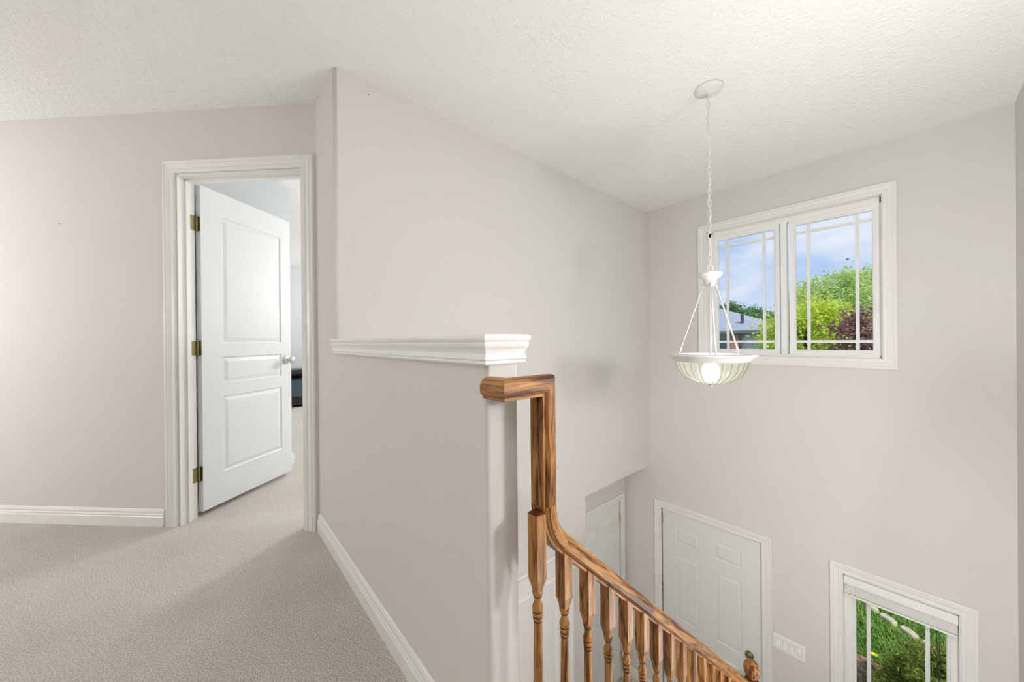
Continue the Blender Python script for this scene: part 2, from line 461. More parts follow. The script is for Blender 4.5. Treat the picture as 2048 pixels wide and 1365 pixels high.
def wall(name, P, u, n, L, z0, z1, th, holes, mat, label):
    """flat wall with rectangular holes; the face seen is at P, thickness goes against n"""
    P, u, n = Vector(P), Vector(u), Vector(n)
    us = sorted({0, L} | {h[k] for h in holes for k in (0, 1)}); zs = sorted({z0, z1} | {h[k] for h in holes for k in (2, 3)})
    mb = MB()
    def inside(a, c): return any(h[0] <= a <= h[1] and h[2] <= c <= h[3] for h in holes)
    grid = {}
    for i in range(len(us) - 1):
        for j in range(len(zs) - 1):
            grid[i, j] = not inside((us[i] + us[i + 1]) / 2, (zs[j] + zs[j + 1]) / 2)
    def pt(a, z, t): return P + u * a + Z3 * z - n * t
    for (i, j), solid in grid.items():
        if not solid: continue
        a0, a1, c0, c1 = us[i], us[i + 1], zs[j], zs[j + 1]
        mb.quad([pt(a0, c0, 0), pt(a1, c0, 0), pt(a1, c1, 0), pt(a0, c1, 0)])
        mb.quad([pt(a0, c0, th), pt(a0, c1, th), pt(a1, c1, th), pt(a1, c0, th)])
        if not grid.get((i - 1, j)): mb.quad([pt(a0, c0, th), pt(a0, c0, 0), pt(a0, c1, 0), pt(a0, c1, th)])
        if not grid.get((i + 1, j)): mb.quad([pt(a1, c0, 0), pt(a1, c0, th), pt(a1, c1, th), pt(a1, c1, 0)])
        if not grid.get((i, j - 1)): mb.quad([pt(a0, c0, th), pt(a1, c0, th), pt(a1, c0, 0), pt(a0, c0, 0)])
        if not grid.get((i, j + 1)): mb.quad([pt(a0, c1, 0), pt(a1, c1, 0), pt(a1, c1, th), pt(a0, c1, th)])
    return struct(name, mb, mat, label, 'wall')

# ------------------------------------------------------------------ plan (metres; X to the front of the house, Y left, Z up, 0 = landing)
XF, YL, YR, XH, YD = 3.5803, 1.8795, -0.3988, 0.4885, 2.2423
CEIL, FLOOR_B, SOFFIT = 2.44, -2.70, -0.2842
HT = 0.0985                      # half wall thickness
YE = 0.647                       # end of the half wall
YN = 2.165                       # niche back wall
XJ = 2.4747
K = Vector((XH, YD, 0))
D = Vector((-sqrt(.5), sqrt(.5), 0)); NB = Vector((sqrt(.5), sqrt(.5), 0))   # along / behind the diagonal wall
XB, YB = -3.0, 7.40              # back of hall, far end of bedroom
GROUND = -3.0

# ------------------------------------------------------------------ structure
fl = MB(); fl.prism([(XB, YR), (.40, YR), (.40, YE + .01), (XH + HT - .002, YE + .01), (XH + HT - .002, 2.0), (XF, 2.0), (XF, YB), (XB, YB)], SOFFIT, 0)
struct('floor', fl, 'carpet', 'beige cut pile carpet on the upstairs landing', 'floor')
struct('floor_lower', MB().box(XB, XF, YR, YB, FLOOR_B - .2, FLOOR_B), 'sandstone', 'pale tiled foyer floor far below the railing', 'floor')
struct('ceiling', MB().box(XB - .1, XF + .2, YR - .1, YB + .1, CEIL, CEIL + .2), 'ceiling_paint', 'white stippled ceiling over the landing and foyer', 'ceiling')

FD = (0.868, 1.737)              # front door slab, y range
U1 = (0.1325, 1.2965); U1Z = (0.9125, 2.0885)     # upper window opening
U2 = (-0.195, 0.3655); U2Z = (-1.80, -0.680)      # lower window opening
W3 = (3.15, 4.6); W3Z = (0.9, 2.05)
wall('wall_front', (XF, YR - .1, 0), (0, 1, 0), (-1, 0, 0), YB - YR + .2, FLOOR_B, CEIL, 0.20,
     [(FD[0] - .012 - YR + .1, FD[1] + .012 - YR + .1, FLOOR_B, -.674), (U1[0] - YR + .1, U1[1] - YR + .1, *U1Z), (U2[0] - YR + .1, U2[1] - YR + .1, *U2Z), (W3[0] - YR + .1, W3[1] - YR + .1, *W3Z)],
     'wall_paint', 'greige front wall of the foyer with window and front door')
struct('wall_right', MB().box(XB, XF, YR - .1, YR, FLOOR_B, CEIL), 'wall_paint', 'greige wall at the right edge beside the stairs', 'wall')
struct('wall_back', MB().box(XB - .1, XB, YR - .1, YB, FLOOR_B, CEIL), 'wall_paint', 'greige wall closing the hall behind the viewer', 'wall')
struct('wall_far', MB().box(XB, XF, YB - .03, YB + .1, FLOOR_B, CEIL), 'bedroom_paint', 'grey far wall of the bedroom seen through the doorway', 'wall')
# stair wall: full-height L with a rounded corner
R = .018
arc = [(XH + R - R * cos(t), YL + R - R * sin(t)) for t in [k * pi / 12 for k in range(0, 7)]]
sw = MB(); i0 = 0
poly = [(XH, YD + .02)] + arc + [(XF, YL), (XF, 2.0), (XH + .12, 2.0), (XH + .12, YD + .02)]
poly = poly[::-1]
sw.prism([(x, y) for x, y in reversed(poly)], 0, CEIL)
o = struct('wall_stairwell', sw, 'wall_paint', 'long pale greige wall of the stairwell left of the pendant', 'wall')
for f in range(2, len(sw.f)): o.data.polygons[f].use_smooth = 1 < f - 1 < 8
struct('wall_soffit', MB().box(XH + HT - .02, XF, YL, 2.0, SOFFIT, 0), 'wall_paint', 'edge of the upper floor over the foyer niche', 'wall')
struct('wall_lower', MB().box(XB, XJ, YL, YN, FLOOR_B, SOFFIT), 'wall_paint', 'lower stairwell wall behind the balusters', 'wall')
CD = (2.70, 3.462)               # closet door slab, x range
wall('wall_niche', (XJ - .3, YN, 0), (1, 0, 0), (0, -1, 0), XF - XJ + .3, FLOOR_B, SOFFIT, .12, [(CD[0] - .01 - XJ + .3, CD[1] + .01 - XJ + .3, FLOOR_B, -.722)], 'wall_paint', 'shaded greige back wall of the small foyer niche')
# diagonal wall with the bedroom doorway
DO = (0.0885, 0.8535)            # doorway along D
DTOP = 2.07
wall('wall_left', K, D, -NB, 4.95, 0, CEIL, 0.10, [(DO[0], DO[1], 0, DTOP)], 'wall_paint', 'greige angled wall holding the open bedroom door')
wb = MB(); wb.obox(K, D, NB, Z3, .925, 1.05, .12, 1.052, 0, CEIL)
struct('wall_bedroom', wb, 'bedroom_paint', 'short grey bedroom wall just behind the open door', 'wall')
# half wall with moulded cap
hw = struct('wall_half', MB().box(XH, XH + HT, YE, YL + .03, SOFFIT, 1.03), 'wall_paint', 'greige half wall between the landing and the stairs', 'half wall', bevel=.012, segs=4)
CAPP = [(0, 1.018), (.010, 1.019), (.013, 1.023), (.012, 1.029), (.015, 1.032), (.0135, 1.038), (.011, 1.046), (.0135, 1.055), (.018, 1.062), (.0195, 1.068), (.017, 1.073), (.021, 1.076), (.023, 1.082), (.021, 1.088), (.017, 1.0905), (0, 1.0905)]
def capstrip(A, B, nA, nB):
    mb = MB(); mb.frames(CAPP, [((A[0], A[1], 0), nA, Z3), ((B[0], B[1], 0), nB, Z3)], [0, 1], False); return mb.build('cap_moulding', 'trim_white', hw)
X0, X1 = XH, XH + HT
capstrip((X0, YL + .02), (X0, YE), (-1, 0, 0), (-1, -1, 0))
capstrip((X0, YE), (X1, YE), (-1, -1, 0), (1, -1, 0))
capstrip((X1, YE), (X1, YL), (1, -1, 0), (1, 0, 0))
MB().box(X0 - .002, X1 + .002, YE - .002, YL + .02, 1.03, 1.0912).build('cap_board', 'trim_white', hw)
baseboard('baseboard_half_wall', (XH, YD - .005, 0), (XH, YE, 0), (-1, 0, 0), 'white moulded baseboard along the half wall')
baseboard('baseboard_left', K + D * .948, K + D * 4.9, -NB, 'white moulded baseboard along the angled wall')
baseboard('baseboard_bedroom', K + D * .925 + NB * .12, K + D * .925 + NB * 1.064, -D, 'white baseboard at the bedroom wall end')
baseboard('baseboard_bedroom_end', K + D * .913 + NB * 1.052, K + D * 1.05 + NB * 1.052, NB, 'white baseboard round the bedroom wall corner')
baseboard('baseboard_far', (XB, YB - .03, 0), (XF, YB - .03, 0), (0, -1, 0), 'white baseboard under the bedroom far wall')
baseboard('baseboard_front_corner', (XF, 1.815, FLOOR_B), (XF, YN, FLOOR_B), (-1, 0, 0), 'white baseboard beside the front door corner')
baseboard('baseboard_front', (XF, YR, FLOOR_B), (XF, .80, FLOOR_B), (-1, 0, 0), 'white baseboard under the small lower window')
baseboard('baseboard_lower', (XB, YL, FLOOR_B), (0.9, YL, FLOOR_B), (0, -1, 0), 'white baseboard of the lower stairwell wall')

# ------------------------------------------------------------------ doors
def panel_mesh(parent, P, u, n, rect, raised=True, mat='door_white'):
    """one moulded panel sitting in its recess of a door face"""
    u0, u1, v0, v1 = rect; P, u, n = Vector(P), Vector(u), Vector(n)
    rings = [(0, 0), (.007, -.0075), (.013, -.0075), (.034, -.0015), (.037, -.0015)] if raised else [(0, 0), (.005, -.009), (.011, -.009), (.027, -.001), (.03, -.001)]
    mb = MB(); i = 0
    pts = []
    for d, h in rings:
        pts.append([P + u * a + Z3 * c + n * h for a, c in ((u0 + d, v0 + d), (u1 - d, v0 + d), (u1 - d, v1 - d), (u0 + d, v1 - d))])
    for j in range(len(rings) - 1):
        for k in range(4):
            k2 = (k + 1) % 4
            mb.quad([pts[j][k], pts[j][k2], pts[j + 1][k2], pts[j + 1][k]])
    mb.quad(pts[-1])
    return mb.build('panel', mat, parent)
def door_leaf(parent, P, u, n, w, h, th, panels, mat='door_white', raised=True):
    """P: bottom hinge corner of the seen face"""
    P, u, n = Vector(P), Vector(u), Vector(n)
    mb = MB()
    us = sorted({0, w} | {p[k] for p in panels for k in (0, 1)}); vs_ = sorted({0, h} | {p[k] for p in panels for k in (2, 3)})
    for side in (0, 1):
        B = P - n * th * side
        for i in range(len(us) - 1):
            for j in range(len(vs_) - 1):
                cu, cv = (us[i] + us[i + 1]) / 2, (vs_[j] + vs_[j + 1]) / 2
                if any(p[0] < cu < p[1] and p[2] < cv < p[3] for p in panels): continue
                q = [B + u * a + Z3 * c for a, c in ((us[i], vs_[j]), (us[i + 1], vs_[j]), (us[i + 1], vs_[j + 1]), (us[i], vs_[j + 1]))]
                mb.quad(q if side == 0 else q[::-1])
    for a in ((0, 0), (w, 1)):
        q = [P + u * a[0], P + u * a[0] + Z3 * h, P + u * a[0] + Z3 * h - n * th, P + u * a[0] - n * th]; mb.quad(q if a[1] else q[::-1])
    mb.quad([P + Z3 * h, P + u * w + Z3 * h, P + u * w + Z3 * h - n * th, P + Z3 * h - n * th])
    mb.quad([P, P - n * th, P + u * w - n * th, P + u * w])
    leaf = mb.build('leaf', mat, parent)
    for p in panels:
        panel_mesh(leaf, P, u, n, p, raised, mat)
        o = panel_mesh(leaf, P + u * 0 - n * th, u, -n, p, raised, mat)
    return leaf
def butt_hinge(parent, c, d1, d2, hgt=.089, mat='brass_aged', w=.034, pin=.006, name='hinge'):
    """barrel at c, plates along d1 and d2"""
    c, d1, d2 = Vector(c), Vector(d1).normalized(), Vector(d2).normalized()
    mb = MB(); mb.lathe([(pin * .7, -hgt / 2 - .006), (pin, -hgt / 2), (pin, hgt / 2), (pin * .7, hgt / 2 + .006)], seg=10, axis=(c, Z3))
    for k in range(1, 5): mb.lathe([(pin * 1.12, -hgt / 2 + hgt * k / 5 - .001), (pin * 1.12, -hgt / 2 + hgt * k / 5 + .001)], seg=10, axis=(c, Z3))
    for d in (d1, d2):
        nn = d.cross(Z3)
        mb.obox(c, d, nn, Z3, .002, w, -.0018, .0018, -hgt / 2, hgt / 2)
        for sz in (-.32, 0, .32):
            mb.lathe([(.0032, -.0035), (.0032, .0035)], seg=8, axis=(c + d * (w * (.45 if sz == 0 else .7)) + Z3 * hgt * sz, nn))
    return mb.build(name, mat, parent)

# --- bedroom door (door_1)
d1 = thing('door_1', tuple(K + D * .47), 'white three panel bedroom door standing open in its cased doorway', 'door', kind='structure')
casing(d1, K, D, -NB, DO[0] - .005, DO[1] + .005, 0, DTOP + .005)
JB = .018
jm = MB()
jm.obox(K, D, NB, Z3, DO[0], DO[0] + JB * .3, -.002, .102, 0, DTOP)
jm.obox(K, D, NB, Z3, DO[1] - JB * .3, DO[1], -.002, .102, 0, DTOP)
jm.obox(K, D, NB, Z3, DO[0], DO[1], -.002, .102, DTOP - JB * .6, DTOP)
jm.build('jamb', 'trim_white', d1)
st = MB()
st.obox(K, D, NB, Z3, DO[0] + .005, DO[0] + .016, .040, .064, 0, DTOP - .011)
st.obox(K, D, NB, Z3, DO[1] - .016, DO[1] - .005, .040, .064, 0, DTOP - .011)
st.obox(K, D, NB, Z3, DO[0] + .005, DO[1] - .005, .040, .064, DTOP - .022, DTOP - .0105)
st.build('door_stop', 'trim_white', d1)
casing(d1, K + NB * .100, D, NB, DO[0] - .005, DO[1] + .005, 0, DTOP + .005, sides='RTL')
hp = Vector((-0.0118, 2.909, 0)); he = Vector((0.529, 3.356, 0))
lu = (he - hp).normalized(); LW = .705
ln = Vector((lu.y, -lu.x, 0))     # face seen from the landing
LP = hp + Z3 * .030
LH = 2.030
leaf = door_leaf(d1, LP, lu, ln, LW, LH, .035, [(.134, .611, 1.045, 1.876), (.134, .611, .781, .956), (.134, .611, .202, .696)])
for hz in (1.818, 1.046, .266):
    hh = .0445; mb = MB()
    J0 = K + D * (DO[1] - .0056) + Z3 * hz
    mb.obox(J0, -D, NB, Z3, -.001, .0025, .068, .101, -hh, hh)                 # plate on the jamb
    bc = K + D * (DO[1] - .0125) + NB * .1075 + Z3 * hz
    mb.lathe([(.004, -hh - .006), (.0062, -hh), (.0062, hh), (.004, hh + .006)], seg=12, axis=(bc, Z3))
    for q in range(1, 5): mb.lathe([(.0068, -hh + 2 * hh * q / 5 - .001), (.0068, -hh + 2 * hh * q / 5 + .001)], seg=12, axis=(bc, Z3))
    mb.obox(hp + Z3 * hz, -lu, -ln, Z3, -.001, .0025, .003, .033, -hh, hh)     # plate on the door edge
    for sz in (-.7, 0, .7):
        mb.lathe([(.003, .002), (.003, .0036)], seg=8, axis=(J0 + NB * .080 + Z3 * hh * sz, -D))
        mb.lathe([(.003, .002), (.003, .0036)], seg=8, axis=(hp - ln * .014 + Z3 * (hz + hh * sz), -lu))
    mb.build('hinge', 'brass_aged', d1)
kb = LP + lu * .655 + Z3 * .906
kn = MB()
kn.lathe([(.001, 0), (.031, .001), (.032, .005), (.024, .009), (.012, .013), (.011, .030), (.018, .036), (.026, .045), (.0275, .056), (.024, .066), (.012, .071), (.001, .072)], seg=24, axis=(kb, ln), cap=False)
kn.lathe([(.001, 0), (.031, .001), (.032, .005), (.024, .009), (.012, .013), (.011, .030), (.018, .036), (.026, .045), (.0275, .056), (.024, .066), (.012, .071), (.001, .072)], seg=24, axis=(kb - ln * .035, -ln), cap=False)
k_ = kn.build('knob', 'steel', d1); tag(k_, 'round satin chrome door knob')

# --- front door (door_2)
d2 = thing('door_2', (XF, 1.3, FLOOR_B), 'white six panel front door with wide white casing', 'door', kind='structure')
casing(d2, (XF, 0, 0), (0, 1, 0), (-1, 0, 0), FD[0] - .003, FD[1] + .008, FLOOR_B, -.682)
fz = FLOOR_B + .02
def fp(y1, y0, z1, z0): return (FD[1] - y1, FD[1] - y0, z0 - fz, z1 - fz)
lf2 = door_leaf(d2, (XF + .012, FD[1], fz), (0, -1, 0), (-1, 0, 0), FD[1] - FD[0], -.686 - fz, .045,
    [fp(1.597, 1.377, -.832, -.988), fp(1.597, 1.377, -1.118, -1.758), fp(1.597, 1.377, -1.885, -2.53),
     fp(1.232, 1.022, -.832, -.988), fp(1.232, 1.022, -1.118, -1.758), fp(1.232, 1.022, -1.885, -2.53)], raised=False)
MB().box(XF + .06, XF + .2, FD[0] - .012, FD[1] + .012, FLOOR_B, -.674).build('jamb', 'gap_shade', d2)  # black sheet behind the slab paints shade into its gap, no real jamb
for hz in (-.80, -1.53, -2.4):
    MB().box(XF - .002, XF + .02, FD[1] - .004, FD[1] + .016, hz - .052, hz + .052).build('hinge', 'hinge_grey', d2)
db = MB(); db.lathe([(.001, .026), (.020, .025), (.031, .016), (.033, 0)], seg=24, axis=((XF + .012, .963, -1.716), (-1, 0, 0)), cap=False)
db.box(XF - .038, XF - .012, .957, .969, -1.738, -1.700)
tag(db.build('deadbolt', 'brass_aged', d2), 'round brass deadbolt turn')
lv = MB(); lv.lathe([(.001, .018), (.024, .016), (.030, .008), (.031, 0)], seg=24, axis=((XF + .012, .963, -1.892), (-1, 0, 0)), cap=False)
lv.tube([(XF, .963, -1.892), (XF - .04, .963, -1.892), (XF - .05, .975, -1.892), (XF - .05, 1.075, -1.892)], .008, 10)
tag(lv.build('lever_handle', 'hinge_grey', d2), 'satin lever handle')
MB().box(XF - .02, XF + .19, FD[0] - .012, FD[1] + .012, FLOOR_B - .01, FLOOR_B + .018).build('threshold', 'hinge_grey', d2)

# --- closet door in the niche (door_3)
d3 = thing('door_3', (3.08, YN, FLOOR_B), 'white panelled closet door inside the foyer niche', 'door', kind='structure')
casing(d3, (0, YN, 0), (1, 0, 0), (0, -1, 0), CD[0] - .01, CD[1] + .012, FLOOR_B, -.722)
door_leaf(d3, (CD[0], YN - .001, FLOOR_B + .015), (1, 0, 0), (0, -1, 0), CD[1] - CD[0] - .004, -.728 - FLOOR_B - .015, .035,
    [(.115, .33, 1.66, 1.82), (.115, .33, .93, 1.55), (.115, .33, .2, .82), (.43, .645, 1.66, 1.82), (.43, .645, .93, 1.55), (.43, .645, .2, .82)], raised=False)
MB().box(CD[0] - .01, CD[1] + .01, YN + .06, YN + .1, FLOOR_B, -.722).build('jamb', 'gap_shade', d3)  # dark backing for the shaded gap round the closet slab, not a jamb
for hz in (-.90, -1.62, -2.45):
    butt_hinge(d3, (CD[1] + .002, YN - .006, hz), (-1, 0, 0), (1, 0, 0), .09, 'brass_gold', .01, .006)

# --- doorway behind the balusters (door_4)
d4 = thing('door_4', (1.75, YL, FLOOR_B), 'white door with tall moulded head seen between the balusters', 'door', kind='structure')
HX = (1.28, 2.075)
HEAD = [(0, 0), (0, .012), (.008, .018), (.03, .016), (.036, .012), (.16, .012), (.165, .02), (.18, .022), (.19, .030), (.205, .034), (.213, .03), (.213, 0)]
mb = MB(); mb.frames(HEAD, [((HX[0] - .24, YL, -.828), Z3, (0, -1, 0)), ((HX[1] + .225, YL, -.828), Z3, (0, -1, 0))], [0, 1], False); mb.build('head_moulding', 'trim_white', d4)
PIL = [(0, 0), (0, .014), (.01, .018), (.03, .014), (.17, .014), (.185, .02), (.205, .02), (.213, .014), (.213, 0)]
for c, s_ in ((HX[0], -1), (HX[1], 1)):
    mb = MB(); mb.frames(PIL, [((c, YL, FLOOR_B), (s_, 0, 0), (0, -1, 0)), ((c, YL, -.828), (s_, 0, 0), (0, -1, 0))], [0, 1], False); mb.build('casing', 'trim_white', d4)
door_leaf(d4, (HX[0], YL - .004, FLOOR_B + .01), (1, 0, 0), (0, -1, 0), HX[1] - HX[0], -.828 - FLOOR_B - .01, .003, [], mat='trim_white')

# ------------------------------------------------------------------ windows
def window(name, loc, label, y0, y1, z0, z1, sashes, grid_y, grid_z, bars, sill=False):
    """frame, sashes, panes and grille bars of a fixed window in the front wall"""
    w = thing(name, loc, label, 'window', kind='structure')
    casing(w, (XF, 0, 0), (0, 1, 0), (-1, 0, 0), y0 + .008, y1 - .008, z0 + .008, z1 - .008, sides='LTRB')
    ln_ = MB(); t = .012
    ln_.box(XF - .001, XF + .12, y0, y0 + t, z0, z1); ln_.box(XF - .001, XF + .12, y1 - t, y1, z0, z1)
    ln_.box(XF - .001, XF + .12, y0, y1, z0, z0 + t); ln_.box(XF - .001, XF + .12, y0, y1, z1 - t, z1)
    ln_.build('jamb', 'trim_white', w)
    for k, (a, c, e, f) in enumerate(sashes):
        # sash frame around the pane a..c, e..f
        fr = MB(); m_ = .040
        A0, C0, E0, F0 = a - m_, c + m_, e - m_, f + m_
        SP = [(0, 0), (0, .022), (.006, .028), (.012, .028), (.016, .034), (.030, .036), (.04, .036), (.04, 0)]
        for (q0, q1, al, ou) in (((a, e), (a, f), Vector((0, 0, 1)), Vector((0, -1, 0))), ((c, e), (c, f), Vector((0, 0, 1)), Vector((0, 1, 0))),
                                 ((a, f), (c, f), Vector((0, 1, 0)), Vector((0, 0, 1))), ((a, e), (c, e), Vector((0, 1, 0)), Vector((0, 0, -1)))):
            fr.frames(SP, [(Vector((XF + .095, q0[0], q0[1])), ou - al, Vector((-1, 0, 0))), (Vector((XF + .095, q1[0], q1[1])), ou + al, Vector((-1, 0, 0)))], [0, 1], False)
        s_ = fr.build('sash', 'vinyl_white', w)
        MB().box(XF + .080, XF + .084, a - .005, c + .005, e - .005, f + .005).build('pane', 'window_glass', s_)
        for gy in grid_y[k]:
            MB().box(XF + .086, XF + .096, gy - bars / 2, gy + bars / 2, e - .005, f + .005).build('grille_bar', 'vinyl_white', s_)
        for gz in grid_z:
            MB().box(XF + .0865, XF + .0955, a - .005, c + .005, gz - bars / 2, gz + bars / 2).build('grille_bar', 'vinyl_white', s_)
    return w
w1 = window('window_1', (XF, .71, U1Z[0]), 'white double window with grilles high on the front wall', U1[0], U1[1], U1Z[0], U1Z[1],
    [(.777, 1.208, .978, 1.995), (.192, .632, .978, 1.995)], [[1.135, .852], [.553, .272]], [1.934, 1.044], .021)
fr = MB()
fr.box(XF + .055, XF + .11, U1[0] + .012, U1[0] + .024, U1Z[0] + .012, U1Z[1] - .012); fr.box(XF + .055, XF + .11, U1[1] - .05, U1[1] - .012, U1Z[0] + .012, U1Z[1] - .012)
fr.box(XF + .055, XF + .11, U1[0] + .012, U1[1] - .012, U1Z[0] + .012, .94); fr.box(XF + .055, XF + .11, U1[0] + .012, U1[1] - .012, 2.033, U1Z[1] - .012)
fr.box(XF + .040, XF + .11, .686, .726, .938, 2.035)
fr.build('frame', 'vinyl_white', w1, bevel=.003)
w2 = window('window_2', (XF, .085, U2Z[0]), 'small white lower window with a raised blind beside the front door', U2[0], U2[1], U2Z[0], U2Z[1],
    [(-.134, .292, -1.74, -.74)], [[.227, -.054]], [-1.68], .021)
fr = MB()
fr.box(XF + .055, XF + .11, U2[0] + .012, U2[0] + .022, U2Z[0] + .012, U2Z[1] - .012); fr.box(XF + .055, XF + .11, U2[1] - .034, U2[1] - .012, U2Z[0] + .012, U2Z[1] - .012)
fr.build('frame', 'vinyl_white', w2)
w3 = thing('window_3', (XF, 3.875, W3Z[0]), 'bedroom window out of sight beyond the stair wall', 'window', kind='structure')
fr = MB(); 
for a, c, e, f in ((W3[0], W3[0] + .05, *W3Z), (W3[1] - .05, W3[1], *W3Z), (3.845, 3.905, *W3Z), (W3[0], W3[1], W3Z[0], W3Z[0] + .05), (W3[0], W3[1], W3Z[1] - .05, W3Z[1])):
    fr.box(XF + .05, XF + .11, a, c, e, f)
fr.build('frame', 'vinyl_white', w3)
MB().box(XF + .08, XF + .084, W3[0] + .01, W3[1] - .01, W3Z[0] + .01, W3Z[1] - .01).build('pane', 'window_glass', w3)

# raised blind in the lower window
bl = thing('window_blind', (XF + .02, .085, -.70), 'white slatted blind pulled up at the top of the lower window', 'blind')
by0, by1 = U2[0] + .014, U2[1] - .014
va = MB(); va.box(XF + .004, XF + .014, by0, by1, -.764, -.704); va.build('valance', 'blind_white', bl, bevel=.003)
MB().box(XF + .014, XF + .055, by0 + .004, by1 - .004, -.735, -.694).build('headrail', 'blind_white', bl)
ns = 11
sl = MB().box(XF + .017, XF + .056, by0 + .003, by1 - .003, -.0023, .0023)
slat0 = None
for k in range(ns):
    z = -.768 - k * .0062
    if slat0 is None:
        slat0 = sl.build('slat', 'blind_white', bl); me0 = slat0.data
        slat0.location = (0, 0, z + .70)
        slat0.data.transform(Matrix.Translation((0, 0, -.70)))
    else:
        c = slat0.copy(); COL.objects.link(c); c.location = (0, 0, z + .70); TMP.append(c)
MB().box(XF + .013, XF + .056, by0 + .003, by1 - .003, -.852, -.838).build('bottom_rail', 'blind_white', bl, bevel=.002)
for yy in (.305, -.085):
    MB().box(XF + .0115, XF + .013, yy - .004, yy + .004, -.85, -.76).build('ladder_tape', 'trim_white', bl)
for dy in (0, .010):
    cd = MB(); cd.tube([(XF + .03, -.092 - dy * .4, -.85), (XF + .028, -.094 - dy, -.95), (XF + .026, -.101 - dy * .5, -1.15), (XF + .026, -.106, -1.45)], .0016, 6)
    cd.build('lift_cord', 'cord_dark', bl)

# switch plate
sp = thing('light_switch', (XF, .682, -1.452), 'white four gang rocker switch plate right of the front door', 'switch')
MB().box(XF - .006, XF, .577, .787, -1.515, -1.392).build('plate', 'plate_white', sp, bevel=.003)
for k in range(4):
    yc = .682 + (1.5 - k) * .046
    fr = MB(); fr.box(XF - .0075, XF - .004, yc - .017, yc + .017, -1.487, -1.420); f_ = fr.build('switch_frame', 'switch_gap', sp)
    rk = MB(); x0, x1 = (XF - .014, XF - .008) if k < 3 else (XF - .009, XF - .012)
    rk.quad([(XF - .0075, yc - .0145, -1.423), (XF - .0075, yc + .0145, -1.423), (x1, yc + .0145, -1.4535), (x1, yc - .0145, -1.4535)])
    rk.quad([(x1, yc - .0145, -1.4535), (x1, yc + .0145, -1.4535), (x0, yc + .0145, -1.484), (x0, yc - .0145, -1.484)])
    rk.quad([(x0, yc - .0145, -1.484), (x0, yc + .0145, -1.484), (XF - .006, yc + .0145, -1.486), (XF - .006, yc - .0145, -1.486)])
    for s_ in (-.0145, .0145): rk.quad([(XF - .0075, yc + s_, -1.423), (x1, yc + s_, -1.4535), (x0, yc + s_, -1.484), (XF - .006, yc + s_, -1.486)])
    rk.build('rocker', 'plate_white', f_)

# nails left in the walls
nl = MB(); P = Vector((-.645, 3.376, 1.803)); nl.lathe([(.0012, -.004), (.0012, .006), (.0035, .006), (.0035, .008)], seg=8, axis=(P, -NB))
tag(nl.build('nail', 'hinge_grey'), 'small nail in the angled wall left of the door', 'nail')
nl = MB(); nl.lathe([(.0012, -.004), (.0012, .006), (.003, .006), (.003, .008)], seg=8, axis=((.66, YL, 2.374), (0, -1, 0)))
tag(nl.build('nail', 'hinge_grey'), 'tiny nail high in the stairwell wall by the ceiling', 'nail')

# ------------------------------------------------------------------ stairs (run down to a landing below the frame)
stair = thing('staircase', (.4, .1, -1.7), 'carpeted stairs running down beside the oak railing', 'stairs', kind='structure')
RUN, RISE = .2088, .189
SX0 = .40
def nosing(xx): return -RISE * (math.floor((xx - SX0) / RUN) + 1)
for k in range(8):
    z = -RISE * (k + 1)
    MB().box(SX0 + RUN * k - .0, SX0 + RUN * (k + 1) + .025, YR, .63, z - .19, z).build('step', 'carpet', stair)
MB().box(SX0 + RUN * 8, 3.02, YR, .63, -1.90, -1.701).build('landing', 'carpet', stair)
for k in range(4):
    z = -1.701 - .2 * (k + 1)
    MB().box(SX0 + RUN * 8 + .05, 3.02, .63 + .22 * k, .63 + .22 * (k + 1), FLOOR_B, z).build('step', 'carpet', stair)
sk = MB(); sk.v = []; 
for yy in (.63, .645): sk.v += [(SX0, yy, -.02), (SX0, yy, -.45), (SX0 + RUN * 8 + .05, yy, -2.02), (SX0 + RUN * 8 + .05, yy, -1.62)]
sk.f = [(0, 1, 2, 3), (7, 6, 5, 4), (0, 3, 7, 4), (1, 5, 6, 2), (0, 4, 5, 1), (3, 2, 6, 7)]; sk.uv = [None] * 6; sk.sm = [False] * 6
sk.build('stringer', 'trim_white', stair)

# ------------------------------------------------------------------ oak railing
RYC = .590
rail = thing('stair_railing', (1.3, RYC, -1.0), 'golden oak stair railing with turned balusters running down from the half wall', 'railing')
RP = [(-.021, 0), (-.021, .006), (-.0245, .009), (-.0285, .014), (-.0285, .029), (-.025, .039), (-.015, .0465), (0, .048),
      (.015, .0465), (.025, .039), (.0285, .029), (.0285, .014), (.0245, .009), (.021, .006), (.021, 0)]
SL = .905; sd = Vector((1, 0, -SL)).normalized(); su = Vector((SL, 0, 1)).normalized()
ZU = .945; XU = .592
def slope_z(xx): return .168 - SL * (xx - 1.078)
Pm = Vector((XU, RYC, slope_z(XU)))
T = .075
Ya = Vector((0, 1, 0))
secA = [(Vector((.497, YE, ZU)), Vector((1, 0, 0)), Z3), (Vector((.497, RYC, ZU)), Vector((1, 1, 0)), Z3)]
MB().frames(RP, secA, [0, .06], False).build('rail_return', 'oak', rail)
secB = [(Vector((.497, RYC, ZU)), Vector((1, 1, 0)), Z3), (Vector((XU, RYC, ZU)), Ya, Vector((1, 0, 1)))]
MB().frames(RP, secB, [.2, .3], False).build('top_rail', 'oak', rail)
secC = [(Vector((XU, RYC, ZU)), Ya, Vector((1, 0, 1))), (Vector((XU, RYC, Pm.z + T)), Ya, Vector((1, 0, 0)))]
MB().frames(RP, secC, [.5, .5 + ZU - Pm.z - T], False).build('rail_drop', 'oak', rail)
p0, p1, p2 = Pm + Z3 * T, Pm, Pm + sd * T
secD = []; us = []; uu = 0; prev = None
